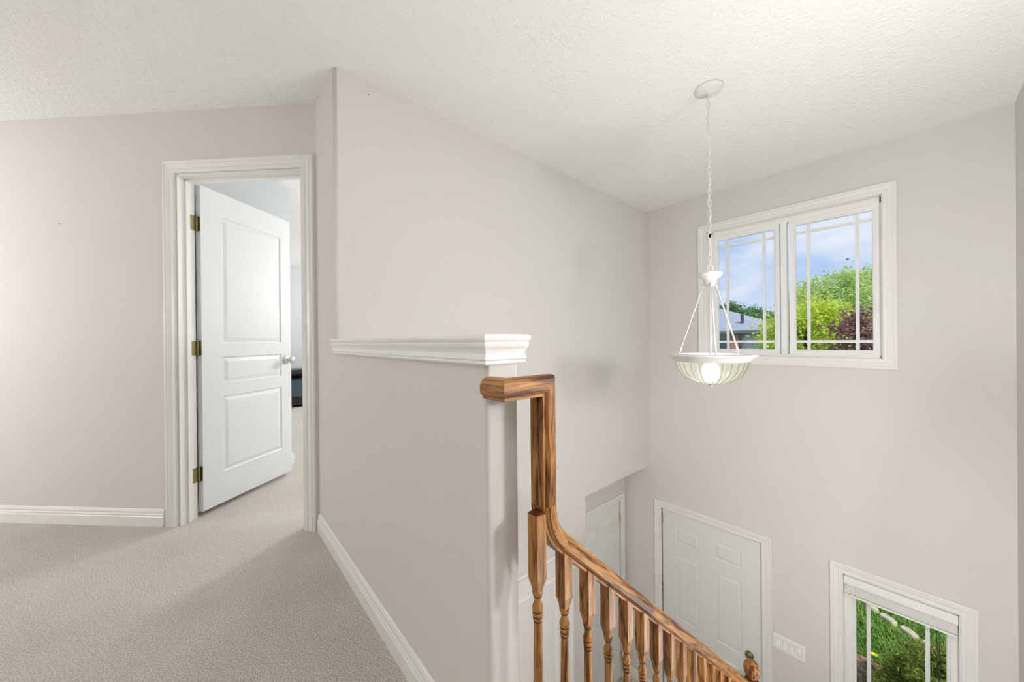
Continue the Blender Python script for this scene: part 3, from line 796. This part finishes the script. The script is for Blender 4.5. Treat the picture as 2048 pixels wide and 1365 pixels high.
for k in range(13):
    t = k / 12
    p = p0 * (1 - t) ** 2 + p1 * 2 * t * (1 - t) + p2 * t * t
    d = ((p1 - p0) * (1 - t) + (p2 - p1) * t).normalized()
    n = Vector((-d.z, 0, d.x))
    if prev is not None: uu += (p - prev).length
    prev = p; us.append(uu); secD.append((p, Ya, n))
MB().frames(RP, secD, us, False).build('rail_easing', 'oak', rail)
XN = 2.195
pe = Vector((XN - .03, RYC, slope_z(XN - .03)))
MB().frames(RP, [(p2, Ya, su), (pe, Ya, su)], [0, (pe - p2).length], False).build('handrail', 'oak', rail)

BY = .580
def baluster(xc, zb, slanted_top):
    """zb: height of the first bead; square above it, turned below"""
    mb = MB(); h = .0152
    zq = zb + .034
    zt = slanted_top
    def sq(z_or_f, s):
        return [(xc - s, BY - s), (xc + s, BY - s), (xc + s, BY + s), (xc - s, BY + s)]
    def ring(s, zf): return [Vector((x, y, zf(x))) for x, y in sq(0, s)]
    rings = [ring(.0095, lambda x: zb + .006), ring(.0095, lambda x: zb + .010), ring(h, lambda x: zq), ring(h, zt)]
    for j in range(3):
        for k in range(4):
            k2 = (k + 1) % 4
            a, b_, c, d = rings[j][k], rings[j][k2], rings[j + 1][k2], rings[j + 1][k]
            w0, w1 = k * .0304, (k + 1) * .0304
            mb.quad([a, b_, c, d], [(a.z, w0), (b_.z, w1), (c.z, w1), (d.z, w0)])
    mb.quad(rings[3], [(p.x, p.y) for p in rings[3]])
    zf = nosing(xc)
    L = zb - zf
    prof = [(.007, zb + .007), (.0118, zb + .006), (.0132, zb + .001), (.0118, zb - .005), (.0095, zb - .008), (.0080, zb - .016), (.0090, zb - .024), (.0122, zb - .032), (.0134, zb - .037), (.0122, zb - .041),
            (.0098, zb - .043), (.0098, zb - .0445), (.0128, zb - .047), (.0128, zb - .052), (.0100, zb - .055), (.0100, zb - .057), (.0118, zb - .059), (.0118, zb - .062), (.0098, zb - .064), (.0098, zb - .067),
            (.0105, zb - .12), (.0118, zb - .22), (.0130, zb - .33), (.0118, zb - L + .16), (.0105, zb - L + .14)]
    mb.lathe(prof[::-1], (xc, BY), 16)
    mb.box(xc - h, xc + h, BY - h, BY + h, zf, zf + .145)
    return mb.build('baluster', 'oak', rail)
BX = [.580 + .0945 * k for k in range(17)]
for k, xb in enumerate(BX):
    if xb > XN - .05: break
    zb = .489 - .0880 * k if k else .489
    zb = .489 - .0885 * k
    if k == 0:
        bo = baluster(xb, zb, lambda x: .672 - (x - xb) * .1)
        cap_ = MB(); cap_.box(xb - .013, xb + .013, BY - .013, BY + .013, .671, .676); cap_.build('baluster_cap', 'oak_dark', rail)
    else:
        bo = baluster(xb, zb, lambda x: slope_z(x) + .006 if x > p2.x else min(slope_z(x) + .03, .60))
    for dz, r in ((-.0085, .0100), (-.0437, .0108), (-.0556, .0112), (-.0655, .0107)):   # darker rings in the grooves of the turning
        MB().lathe([(r * .6, zb + dz - .0018), (r, zb + dz - .0015), (r, zb + dz + .0015), (r * .6, zb + dz + .0018)], (xb, BY), 16).build('groove_ring', 'oak_dark', bo)
# newel
nz = -1.701
nw = MB(); nh = .036
nw.box(XN - nh, XN + nh, BY - nh, BY + nh, nz, nz + .82)
nw.lathe([(.034, nz + .80), (.034, nz + .84), (.028, nz + .85), (.028, nz + .865), (.040, nz + .885), (.042, nz + .915), (.034, nz + .938), (.022, nz + .955)], (XN, BY), 20)
npost = nw.build('newel_post', 'oak_dark', rail)
zb0 = -0.748
bp_ = [(.012, zb0 - .002), (.022, zb0 + .004), (.034, zb0 + .022), (.0385, zb0 + .044), (.036, zb0 + .066), (.025, zb0 + .085), (.010, zb0 + .094), (.001, zb0 + .095)]
MB().lathe(bp_, (XN, BY), 20).build('newel_ball', 'oak', npost)

# ------------------------------------------------------------------ pendant lamp over the foyer
PX, PY = 2.082, .730
lamp = thing('pendant_lamp', (PX, PY, CEIL), 'white pendant lamp with ribbed glass bowl hanging on a chain', 'lamp')
MB().lathe([(.001, CEIL - .0285), (.013, CEIL - .028), (.02, CEIL - .022), (.05, CEIL - .017), (.068, CEIL - .009), (.072, CEIL)], (PX, PY), 32).build('canopy', 'lamp_white', lamp)
MB().tube([(PX + .010 * cos(t), PY, CEIL - .036 + .010 * sin(t)) for t in [2 * pi * k / 16 for k in range(16)]], .0025, 8, True).build('canopy_loop', 'lamp_white', lamp)
lk = MB(); ll, lr = .0115, .0075
pts = [(lr * cos(t), 0, ll + lr * sin(t)) for t in [pi * k / 8 for k in range(9)]] + [(-lr * cos(t), 0, -ll - lr * sin(t)) for t in [pi * k / 8 for k in range(9)]]
lk.tube(pts, .0019, 6, True)
ztop, zbot = CEIL - .046, 1.475
nlk = 31; pitch = (ztop - zbot) / nlk
o0 = None
for k in range(nlk):
    zc = ztop - pitch * (k + .5)
    if o0 is None:
        o0 = lk.build('chain_link', 'lamp_white', lamp)
        o0.data.transform(Matrix.Translation((PX, PY, CEIL)))
        c = o0
    else:
        c = o0.copy(); COL.objects.link(c); TMP.append(c)
    c.location = (0, 0, zc - CEIL); c.rotation_euler = (0, 0, (pi / 2 if k % 2 else 0) + .35 + random.uniform(-.2, .2))
MB().tube([(PX + .006 * sin(k * .9), PY + .006 * cos(k * .8), CEIL - .03 - (CEIL - .03 - 1.44) * k / 40) for k in range(41)], .0016, 6).build('cord', 'lamp_white', lamp)
MB().tube([(PX + .016 * cos(t) * rt.x, PY + .016 * cos(t) * rt.y, 1.458 + .018 * sin(t)) for t in [2 * pi * k / 20 for k in range(20)]], .0024, 8, True).build('hanging_ring', 'lamp_white', lamp)
MB().lathe([(.004, 1.360), (.020, 1.362), (.027, 1.372), (.029, 1.386), (.034, 1.398), (.052, 1.410), (.060, 1.420), (.062, 1.429), (.058, 1.434), (.02, 1.437), (.008, 1.442)], (PX, PY), 28).build('hub', 'lamp_white', lamp)
rf = Vector((fw.x, fw.y, 0)).normalized(); rr_ = Vector((rt.x, rt.y, 0)).normalized()
for ang in (8, 128, 248):
    dv = rr_ * cos(radians(ang)) + rf * sin(radians(ang))
    c0 = Vector((PX, PY, 0))
    A = c0 + dv * .036 + Z3 * 1.366; B_ = c0 + dv * .165 + Z3 * 1.016
    r_ = MB(); r_.tube([A, B_], .0042, 10); 
    r_.lathe([(.006, -.006), (.006, .012)], seg=10, axis=(A, (B_ - A))); r_.lathe([(.006, -.006), (.006, .012)], seg=10, axis=(B_, (A - B_)))
    ro = r_.build('rod', 'lamp_white', lamp)
    for cc, rd in ((A + dv * -.005 + Z3 * .008, .0085), (B_ + dv * .004 - Z3 * .008, .0085)):
        MB().tube([cc + dv * rd * cos(t) + Z3 * rd * sin(t) for t in [2 * pi * k / 14 for k in range(14)]], .0019, 6, True).build('hook', 'lamp_white', ro)
    MB().lathe([(.007, .982), (.007, .990), (.003, .994), (.003, 1.004)], ((c0 + dv * .169).x, (c0 + dv * .169).y), 10).build('rim_nut', 'lamp_white', lamp)
RIM = [(.176, .952), (.182, .953), (.186, .960), (.196, .968), (.203, .977), (.214, .982), (.217, .986), (.214, .990), (.150, .992), (.150, .987), (.196, .984), (.176, .962)]
rm = MB(); nseg = 64
rm.frames([(r, z) for r, z in RIM], [((PX, PY, 0), (cos(t), sin(t), 0), Z3) for t in [2 * pi * k / nseg for k in range(nseg + 1)]], list(range(nseg + 1)), True, False)
rm.build('rim', 'lamp_white', lamp)
rib = lambda t: 1 + .012 * cos(28 * t) 
bowl = MB(); BR = [(.020, .831), (.055, .8345), (.090, .844), (.122, .861), (.147, .885), (.163, .912), (.172, .938), (.176, .955)]
bowl.lathe(BR, (PX, PY), 168, cap=False, wob=rib); bowl.build('glass_bowl', 'bowl_glass', lamp)
rb0 = None
for k in range(28):
    t = 2 * pi * k / 28
    if rb0 is None:
        rb0 = MB().tube([(PX + r * 1.008, PY, z) for r, z in BR], .0026, 6).build('rib', 'bowl_rib', lamp); c = rb0
    else:
        c = rb0.copy(); COL.objects.link(c); TMP.append(c)
    c.rotation_euler = (0, 0, t)
MB().lathe([(.001, .812), (.008, .814), (.011, .820), (.007, .825), (.018, .829), (.020, .834), (.001, .836)], (PX, PY), 20, cap=False).build('finial', 'lamp_white', lamp)
MB().lathe([(.001, .868), (.022, .872), (.036, .885), (.041, .902), (.037, .922), (.022, .938), (.014, .948)], (PX, PY), 20).build('bulb', 'bulb_glow', lamp)
MB().lathe([(.016, .946), (.016, .978), (.006, .982), (.006, 1.36)], (PX, PY), 14).build('socket', 'lamp_white', lamp)

# unseen lamps added to brighten stairwell, hall, foyer and bedroom
def globe(name, x, y, z, r, mat, label, CEIL=CEIL):
    t = thing(name, (x, y, CEIL), label, 'lamp')
    MB().lathe([(.001, CEIL - .03), (.05, CEIL - .028), (.065, CEIL - .012), (.065, CEIL)], (x, y), 24).build('canopy', 'lamp_white', t)
    MB().lathe([(.008, z), (.008, CEIL - .02)], (x, y), 10).build('stem', 'lamp_white', t)
    pr = [(max(.002, r * sin(a)), z - r * cos(a)) for a in [pi * k / 16 for k in range(17)]]
    MB().lathe(pr, (x, y), 28, cap=False).build('globe', mat, t)
fl_ = thing('floor_fill_lamp', (-2.3, 3.4, 0), 'added unseen floor lamp with opal globe in the hall left of the viewer', 'lamp')
MB().lathe([(.13, 0), (.13, .015), (.02, .03), (.012, .04)], (-2.3, 3.4), 24).build('base', 'lamp_white', fl_)
MB().lathe([(.010, .03), (.010, 1.22)], (-2.3, 3.4), 12).build('pole', 'lamp_white', fl_)
MB().lathe([(max(.002, .17 * sin(a)), 1.38 - .17 * cos(a)) for a in [pi * k / 16 for k in range(17)]], (-2.3, 3.4), 28, cap=False).build('globe', 'hall_fill', fl_)
globe('fill_globe', -.55, -.05, 2.0, .17, 'stairhead_fill', 'added unseen globe light hanging behind the viewer by the stairs')
globe('fill_globe', -.8, 1.2, -.80, .15, 'foyer_fill', 'added unseen globe light under the landing in the lower hall', SOFFIT)
globe('fill_globe', 2.6, 3.6, 1.75, .17, 'bedroom_fill', 'added unseen globe light hanging in the bedroom')
globe('fill_globe', 2.5, 6.1, 1.85, .15, 'bedroom_fill', 'added unseen globe light over the black bedroom cabinet')

def fill_lamp(x, z, label):  # lamp added past the right frame edge to light the stairwell
    t = thing('wall_fill_lamp', (x, YR, z), label, 'lamp')
    MB().lathe([(.055, 0), (.055, .010), (.045, .016), (.012, .02)], seg=20, axis=((x, YR, z - .10), (0, 1, 0))).build('back_plate', 'lamp_white', t)
    MB().tube([(x, YR + .01, z - .10), (x, YR + .07, z - .12), (x, YR + .085, z - .095)], .007, 8).build('arm', 'lamp_white', t)
    pr = [(max(.002, .075 * sin(a)), z - .085 * cos(a)) for a in [pi * k / 14 for k in range(15)]]
    MB().lathe(pr, (x, YR + .088), 24, cap=False).build('shade', 'side_fill', t)
fill_lamp(1.22, 1.18, 'added unseen sconce nearer the head of the stairs on the right wall')
fill_lamp(1.72, 1.08, 'added unseen sconce further down the stairs on the right wall')
fill_lamp(1.95, -.75, 'added unseen sconce low on the right wall above the stair landing')

# ------------------------------------------------------------------ bedroom furniture
tv = thing('media_cabinet', (1.65, 6.98, 0), 'low black cabinet with smoked glass front in the bedroom', 'cabinet')
cb_ = MB(); cx0, cx1, cy0, cy1 = 0.98, 2.35, 6.73, 7.18
cb_.box(cx0, cx1, cy0 - .02, cy1, .56, .62); cb_.box(cx0, cx0 + .05, cy0, cy1, 0, .56); cb_.box(cx1 - .05, cx1, cy0, cy1, 0, .56)
cb_.box(cx0, cx1, cy1 - .02, cy1, 0, .6); cb_.box(cx0, cx1, cy0, cy1, .04, .16); cb_.box(cx0, cx1, cy0 + .02, cy1, .45, .48)
cb_.build('body', 'black_paint', tv)
for k in range(2):
    a = cx0 + .055 + k * .635
    g = MB().box(a, a + .625, cy0 - .012, cy0, .17, .45).build('glass_door', 'dark_glass', tv)

# ------------------------------------------------------------------ outdoors
gl = struct('ground', MB().box(XF + .2, 120, -70, 70, GROUND - .3, GROUND), 'lawn', 'green front lawn outside the windows', 'lawn')
struct('road', MB().box(9.4, 11.8, -70, 70, GROUND, GROUND + .02), 'asphalt', 'grey street beyond the lawn', 'road')
# grass blades near the lower window
def blades(n, x0, x1, y0, y1, keep):
    V = []; F = []
    xs = rng.uniform(x0, x1, n); ys = rng.uniform(y0, y1, n); an = rng.uniform(0, 2 * pi, n); le = rng.uniform(.03, .085, n); wd = rng.uniform(.003, .007, n); be = rng.uniform(.2, .9, n)
    for x, y, a, l, w, q in zip(xs, ys, an, le, wd, be):
        if not keep(x, y): continue
        i = len(V); ca, sa = cos(a), sin(a)
        V += [(x - sa * w, y + ca * w, GROUND), (x + sa * w, y - ca * w, GROUND), (x + ca * l * q * .4 + sa * w * .7, y + sa * l * q * .4 - ca * w * .7, GROUND + l * .6), (x + ca * l * q * .4 - sa * w * .7, y + sa * l * q * .4 + ca * w * .7, GROUND + l * .6), (x + ca * l * q, y + sa * l * q, GROUND + l * (1.05 - q * .3))]
        F += [(i, i + 1, i + 2, i + 3), (i + 3, i + 2, i + 4)]
    return V, F
stones = [((7.95, .95), (7.78, .78)), ((7.77, .74), (7.62, .56)), ((7.60, .52), (7.43, .37)), ((7.41, .34), (7.29, .175)), ((7.295, .137), (7.17, -.02)), ((7.14, -.045), (7.06, -.20)), ((7.04, -.235), (6.93, -.40)), ((6.91, -.43), (6.80, -.60))]
def bed(x, y): 
    return ((x - 5.65) / .62) ** 2 + ((y - .30) / .75) ** 2
def keep(x, y):
    e = bed(x, y)
    if e < 1.05 and random.random() > .10: return False
    return not any(abs((x - a[0]) * (c[1] - a[1]) - (y - a[1]) * (c[0] - a[0])) < .07 * math.dist(a, c) and -.02 < ((x - a[0]) * (c[0] - a[0]) + (y - a[1]) * (c[1] - a[1])) / math.dist(a, c) < math.dist(a, c) + .02 for a, c in stones)
V, F = blades(60000, 4.6, 10.5, -1.4, 1.9, keep)
me = bpy.data.meshes.new('grass'); me.from_pydata(V, [], F); me.materials.append(MATS['grass_blade'])
o = bpy.data.objects.new('grass', me); COL.objects.link(o)
tag(o, 'short green grass growing on the lawn outside', 'grass', kind='stuff')
sb = MB(); sb.prism([(5.65 + .62 * cos(t) * (1 + .08 * sin(3 * t)), .30 + .75 * sin(t) * (1 + .1 * cos(4 * t))) for t in [2 * pi * k / 28 for k in range(28)]], GROUND - .02, GROUND + .018)
struct('soil_bed', sb, 'soil', 'bare brown soil bed below the lower window', 'soil')
for k, (a, c) in enumerate(stones):
    a, c = Vector((*a, 0)), Vector((*c, 0)); m_ = (a + c) / 2; u = (c - a).normalized(); h_ = (c - a).length / 2; p = Vector((-u.y, u.x, 0))
    mb = MB(); pts = []
    for q in range(14):
        t = 2 * pi * q / 14
        ex = lambda v, e: abs(v) ** e * (1 if v > 0 else -1)
        P_ = m_ + u * h_ * ex(cos(t), .5) * random.uniform(.93, 1.03) + p * .052 * ex(sin(t), .6) * random.uniform(.85, 1.1)
        pts.append((P_.x, P_.y))
    n = len(pts); i = 0
    mb.v = [(x, y, GROUND - .02) for x, y in pts] + [(x, y, GROUND + .035) for x, y in pts] + [(m_.x + (x - m_.x) * .82, m_.y + (y - m_.y) * .82, GROUND + .05) for x, y in pts]
    for j in range(2):
        for q in range(n): mb.f.append((j * n + q, j * n + (q + 1) % n, (j + 1) * n + (q + 1) % n, (j + 1) * n + q))
    mb.f.append(tuple(2 * n + q for q in range(n))); mb.uv = [None] * len(mb.f); mb.sm = [True] * (len(mb.f) - 1) + [False]
    vis = {2: 'sandy edging stone farthest up the lawn row behind the blind', 3: 'pale edging stone left of centre in the lawn row', 4: 'pale edging stone right of centre in the lawn row', 5: 'edging stone behind the right grille bar of the lower window', 0: 'sandy edging stone at the far upper end of the lawn row', 1: 'sandy edging stone second from the far end of the lawn row', 6: 'edging stone just past the right edge of the lower pane', 7: 'edging stone at the near right end of the lawn row'}
    lab = vis[k]
    tag(mb.build('edging_stone', 'sandstone'), lab, 'stone', 'edging stones across the lawn')
dn = MB(); 
for q in range(12):
    t = 2 * pi * q / 12; dn.quad([(6.31, .345, GROUND + .07), (6.31 + .03 * cos(t - .2), .345 + .03 * sin(t - .2), GROUND + .085), (6.31 + .036 * cos(t), .345 + .036 * sin(t), GROUND + .08), (6.31 + .03 * cos(t + .2), .345 + .03 * sin(t + .2), GROUND + .085)])
dd = thing('dandelion', (6.31, .345, GROUND), 'yellow dandelion flower in the grass outside', 'flower')
dn.build('petals', 'yellow_petal', dd); MB().lathe([(.003, GROUND), (.003, GROUND + .075)], (6.31, .345), 6).build('stem', 'leaf_shrub', dd)
pt_ = MB(); pt_.quad([(6.85, .05, GROUND + .06), (6.91, .06, GROUND + .075), (6.905, .10, GROUND + .065), (6.86, .095, GROUND + .055)])
tag(pt_.build('fallen_petal', 'white_petal'), 'white petal lying on the grass near the edging stones', 'petal')

def leaves(centres, n_per, spread, size, flat=.0, needle=False):
    V = []; F = []
    C = np.asarray(centres)
    for c in C:
        P = c + rng.normal(0, spread, (n_per, 3)) * np.array([1, 1, .75])
        D1 = rng.normal(0, 1, (n_per, 3)); D1[:, 2] *= (.5 if not needle else 1.2)
        if needle: D1[:, 2] = np.abs(D1[:, 2]); 
        D1 /= np.linalg.norm(D1, axis=1)[:, None]
        D2 = np.cross(D1, rng.normal(0, 1, (n_per, 3))); D2 /= np.linalg.norm(D2, axis=1)[:, None]
        S = size * rng.uniform(.6, 1.3, n_per)[:, None]
        wv = .16 if needle else .42
        for p, a, e in zip(P, D1 * S, D2 * S * wv):
            i = len(V)
            V += [tuple(p - a * .5), tuple(p + e), tuple(p + a * .5), tuple(p - e)]
            F.append((i, i + 1, i + 2, i + 3))
    return V, F
def tree(name, x, y, h, crown_z, rx, rz, leafname, label, n_clump, n_per, spread, size, trunk_r=.12, seed=1, group=None, shape=1.0, inner=.25):
    rs = random.Random(seed)
    t = thing(name, (x, y, GROUND), label, 'tree', group)
    zc = GROUND + crown_z
    mb = MB(); base = Vector((x, y, GROUND)); cz = zc - rz * .55
    mb.tube([base, base + Vector((rs.uniform(-.1, .1), rs.uniform(-.1, .1), (cz - GROUND) * .5)), Vector((x, y, cz)), Vector((x + rs.uniform(-.2, .2), y + rs.uniform(-.2, .2), zc + rz * .45))], [trunk_r, trunk_r * .8, trunk_r * .65, trunk_r * .2], 8)
    tr_o = mb.build('trunk', 'bark', t)
    cents = []; br = MB()
    for k in range(n_clump):
        u = rs.uniform(-1, 1); a = rs.uniform(0, 2 * pi); rad = rs.uniform(inner, 1) ** .6
        rh = sqrt(max(0, 1 - u * u)) * rad
        c = Vector((x + rx * rh * cos(a), y + rx * rh * sin(a), zc + rz * u * rad * shape))
        cents.append(tuple(c))
        if k % 2 == 0:
            s0 = Vector((x, y, max(cz - .1, min(zc + rz * .2, c.z - .35 * (c - Vector((x, y, c.z))).length - rz * .15))))
            md = s0.lerp(c, .5) + Vector((rs.uniform(-.1, .1), rs.uniform(-.1, .1), -.05 * rx))
            br.tube([s0, md, c], [trunk_r * .32, trunk_r * .18, trunk_r * .05], 5)
    br.build('branches', 'bark', t)
    V, F = leaves(cents, n_per, spread, size)
    me = bpy.data.meshes.new('foliage'); me.from_pydata([(a - x, b_ - y, c - GROUND) for a, b_, c in V], [], F); me.materials.append(MATS[leafname])
    o = bpy.data.objects.new('foliage', me); COL.objects.link(o); o.parent = t
    return t
tree('maple_tree', 18.0, 2.78, 5.5, 3.75, 1.55, 1.75, 'leaf_maple', 'bright yellow green maple in front of the house opposite', 80, 150, .30, .13, .10, 3)
tree('plum_tree', 13.5, .98, 4.8, 3.75, .66, 1.15, 'leaf_red', 'dark purple leaved tree at the right of the upper window', 26, 90, .18, .10, .06, 5)
tree('birch_tree', 35.0, 3.95, 9.5, 6.6, 1.9, 2.5, 'leaf_spring', 'tall sparse light green tree with the highest crown in the right pane', 95, 85, .33, .17, .10, 8, 'tall trees across the street', inner=.35)
tree('birch_tree', 48.0, 7.6, 10.5, 7.0, 2.3, 3.0, 'leaf_spring', 'sparse light green tree beside the window mullion', 90, 85, .36, .19, .10, 9, 'tall trees across the street', inner=.35)
tree('birch_tree', 42.0, 2.25, 10, 6.9, 2.3, 2.9, 'leaf_spring', 'tall light green tree at the right edge of the right pane', 100, 85, .38, .19, .12, 10, 'tall trees across the street', inner=.35)
for k, (x, y, h, cz, rx, rz, lab) in enumerate([
    (50.0, 15.2, 8, 6.7, 1.3, 1.8, 'slim dark green tree rising over the left end of the roof'),
    (64.0, 16.8, 9, 7.2, 2.3, 2.0, 'dark green tree standing right behind the roof ridge'),
    (54.0, 13.1, 8, 5.5, 2.3, 1.9, 'broad dark green tree behind the roof slope'),
    (75.0, 14.1, 8, 6.5, 3.1, 2.6, 'broad dark green tree behind the yellow green maple'),
    (42.0, 15.9, 8, 5.2, 1.8, 1.8, 'dark green tree behind the left edge of the window')]):
    tree('far_tree', x, y, h, cz, rx, rz, 'leaf_far', lab, 55, 90, .36, .24, .12, 20 + k, 'trees beyond the house opposite')
# shrub under the lower window
sh = thing('juniper_shrub', (5.62, -.16, GROUND), 'feathery olive green shrub below the lower window', 'shrub')
cents = []
for k in range(110):
    a = random.uniform(0, 2 * pi); r = random.uniform(0, 1) ** .6 * .42; zz = random.uniform(.1, .80) * (1.05 - (r / .55) ** 2 * .75)
    cents.append((5.62 + r * cos(a), -.16 + r * sin(a) * .95, GROUND + zz))
V, F = leaves(cents, 240, .05, .045, needle=True)
me = bpy.data.meshes.new('foliage'); me.from_pydata([(a - 5.62, b_ + .16, c - GROUND) for a, b_, c in V], [], F); me.materials.append(MATS['leaf_shrub'])
o = bpy.data.objects.new('foliage', me); COL.objects.link(o); o.parent = sh
st_ = MB()
for k in range(7):
    a = 2 * pi * k / 7; st_.tube([(5.62, -.16, GROUND), (5.62 + .15 * cos(a), -.16 + .15 * sin(a), GROUND + .25), (5.62 + .30 * cos(a), -.16 + .32 * sin(a), GROUND + .5)], [.012, .009, .004], 6)
st_.build('stems', 'bark', sh)

# house opposite: hip roof, brick pier, siding
hs = thing('neighbour_house', (27.5, 9, GROUND), 'bungalow with grey hip roof and red brick pier across the street', 'house')
EZ = 1.50; ex0, ex1, ey0, ey1 = 23.0, 32.1, 4.87, 19.0; A_ = 4.55; RZ = 3.34
rf_ = MB()
e = [(ex0, ey0, EZ), (ex1, ey0, EZ), (ex1, ey1, EZ), (ex0, ey1, EZ)]; r0 = (ex0 + A_, ey0 + A_, RZ); r1_ = (ex0 + A_, ey1 - A_, RZ)
rf_.quad([e[0], r0, r1_, e[3]]); rf_.quad([e[0], e[1], r0]); rf_.quad([e[1], e[2], r1_, r0]); rf_.quad([e[2], e[3], r1_]); rf_.quad([(p[0], p[1], p[2] - .02) for p in e])
roof = rf_.build('roof', 'roof_shingle', hs)
MB().box(ex0 - .1, ex0 + .02, ey0 - .05, ey1, EZ - .16, EZ + .02).build('gutter', 'gutter', hs)
MB().lathe([(.08, EZ + .4), (.08, EZ + .95), (.11, EZ + .96), (.11, EZ + 1.0)], (24.2, 6.72), 10).build('roof_vent', 'gutter', roof)
MB().box(ex0 + .2, ex1 - .4, ey0 + .25, 6.60, GROUND, EZ - .05).build('side_wall', 'siding', hs)
for k in range(20):
    z = EZ - .18 - k * .15
    mb = MB(); mb.v = [(ex0 + .2, ey0 + .25, z), (ex0 + .2, 6.6, z), (ex0 + .17, 6.6, z - .14), (ex0 + .17, ey0 + .25, z - .14), (ex0 + .2, ey0 + .25, z - .145), (ex0 + .2, 6.6, z - .145)]
    mb.f = [(0, 1, 2, 3), (3, 2, 5, 4)]; mb.uv = [None] * 2; mb.sm = [False] * 2
    mb.build('siding_board', 'siding', hs)
MB().box(ex0 + .08, ex1 - .4, 6.60, 7.10, GROUND, EZ - .05).build('brick_pier', 'brick', hs)
MB().box(ex0 + .7, ex1 - .4, 7.10, 18.6, GROUND, EZ - .05).build('front_wall', 'siding', hs)
hwn = MB().box(ex0 + .64, ex0 + .7, 7.3, 8.3, -.4, 1.0).build('window', 'house_window', hs)
MB().box(ex0 + .60, ex0 + .64, 7.78, 7.82, -.4, 1.0).build('window_bar', 'vinyl_white', hwn)
ds = MB(); ds.tube([(ex0 + .0, 6.35, EZ - .1), (ex0 + .04, 6.48, EZ - .30), (ex0 + .10, 6.52, EZ - .45), (ex0 + .10, 6.52, GROUND)], .05, 8); ds.build('downspout', 'gutter', hs)
pr_ = MB(); pr_.v = [(22.2, 7.75, EZ - .05), (22.2, 9.6, EZ - .05), (22.2, 8.67, EZ + .75), (25.5, 7.75, EZ - .05), (25.5, 9.6, EZ - .05), (25.5, 8.67, EZ + .75)]
pr_.f = [(0, 1, 2), (0, 2, 5, 3), (1, 4, 5, 2), (0, 3, 4, 1), (3, 5, 4)]; pr_.uv = [None] * 5; pr_.sm = [False] * 5
pr_.build('porch_roof', 'roof_shingle', hs)

# insect on the pane
ins = MB(); c_ = Vector((XF + .0775, .395, 1.71))
c_ = Vector((XF + .0755, .322, 1.664))
ins.lathe([(.0008, -.008), (.003, -.005), (.0036, 0), (.003, .005), (.0008, .008)], seg=8, axis=(c_, (0, 1, .1)), cap=True)
ins.quad([c_ + Vector((-.002, -.004, .002)), c_ + Vector((-.002, .012, .006)), c_ + Vector((-.002, .010, .001))])
tag(ins.build('fly', 'black_paint'), 'small dark fly on the right pane of the upper window', 'insect')

for o in list(TMP) + list(bpy.data.objects):
    if '_o' in o: del o['_o']
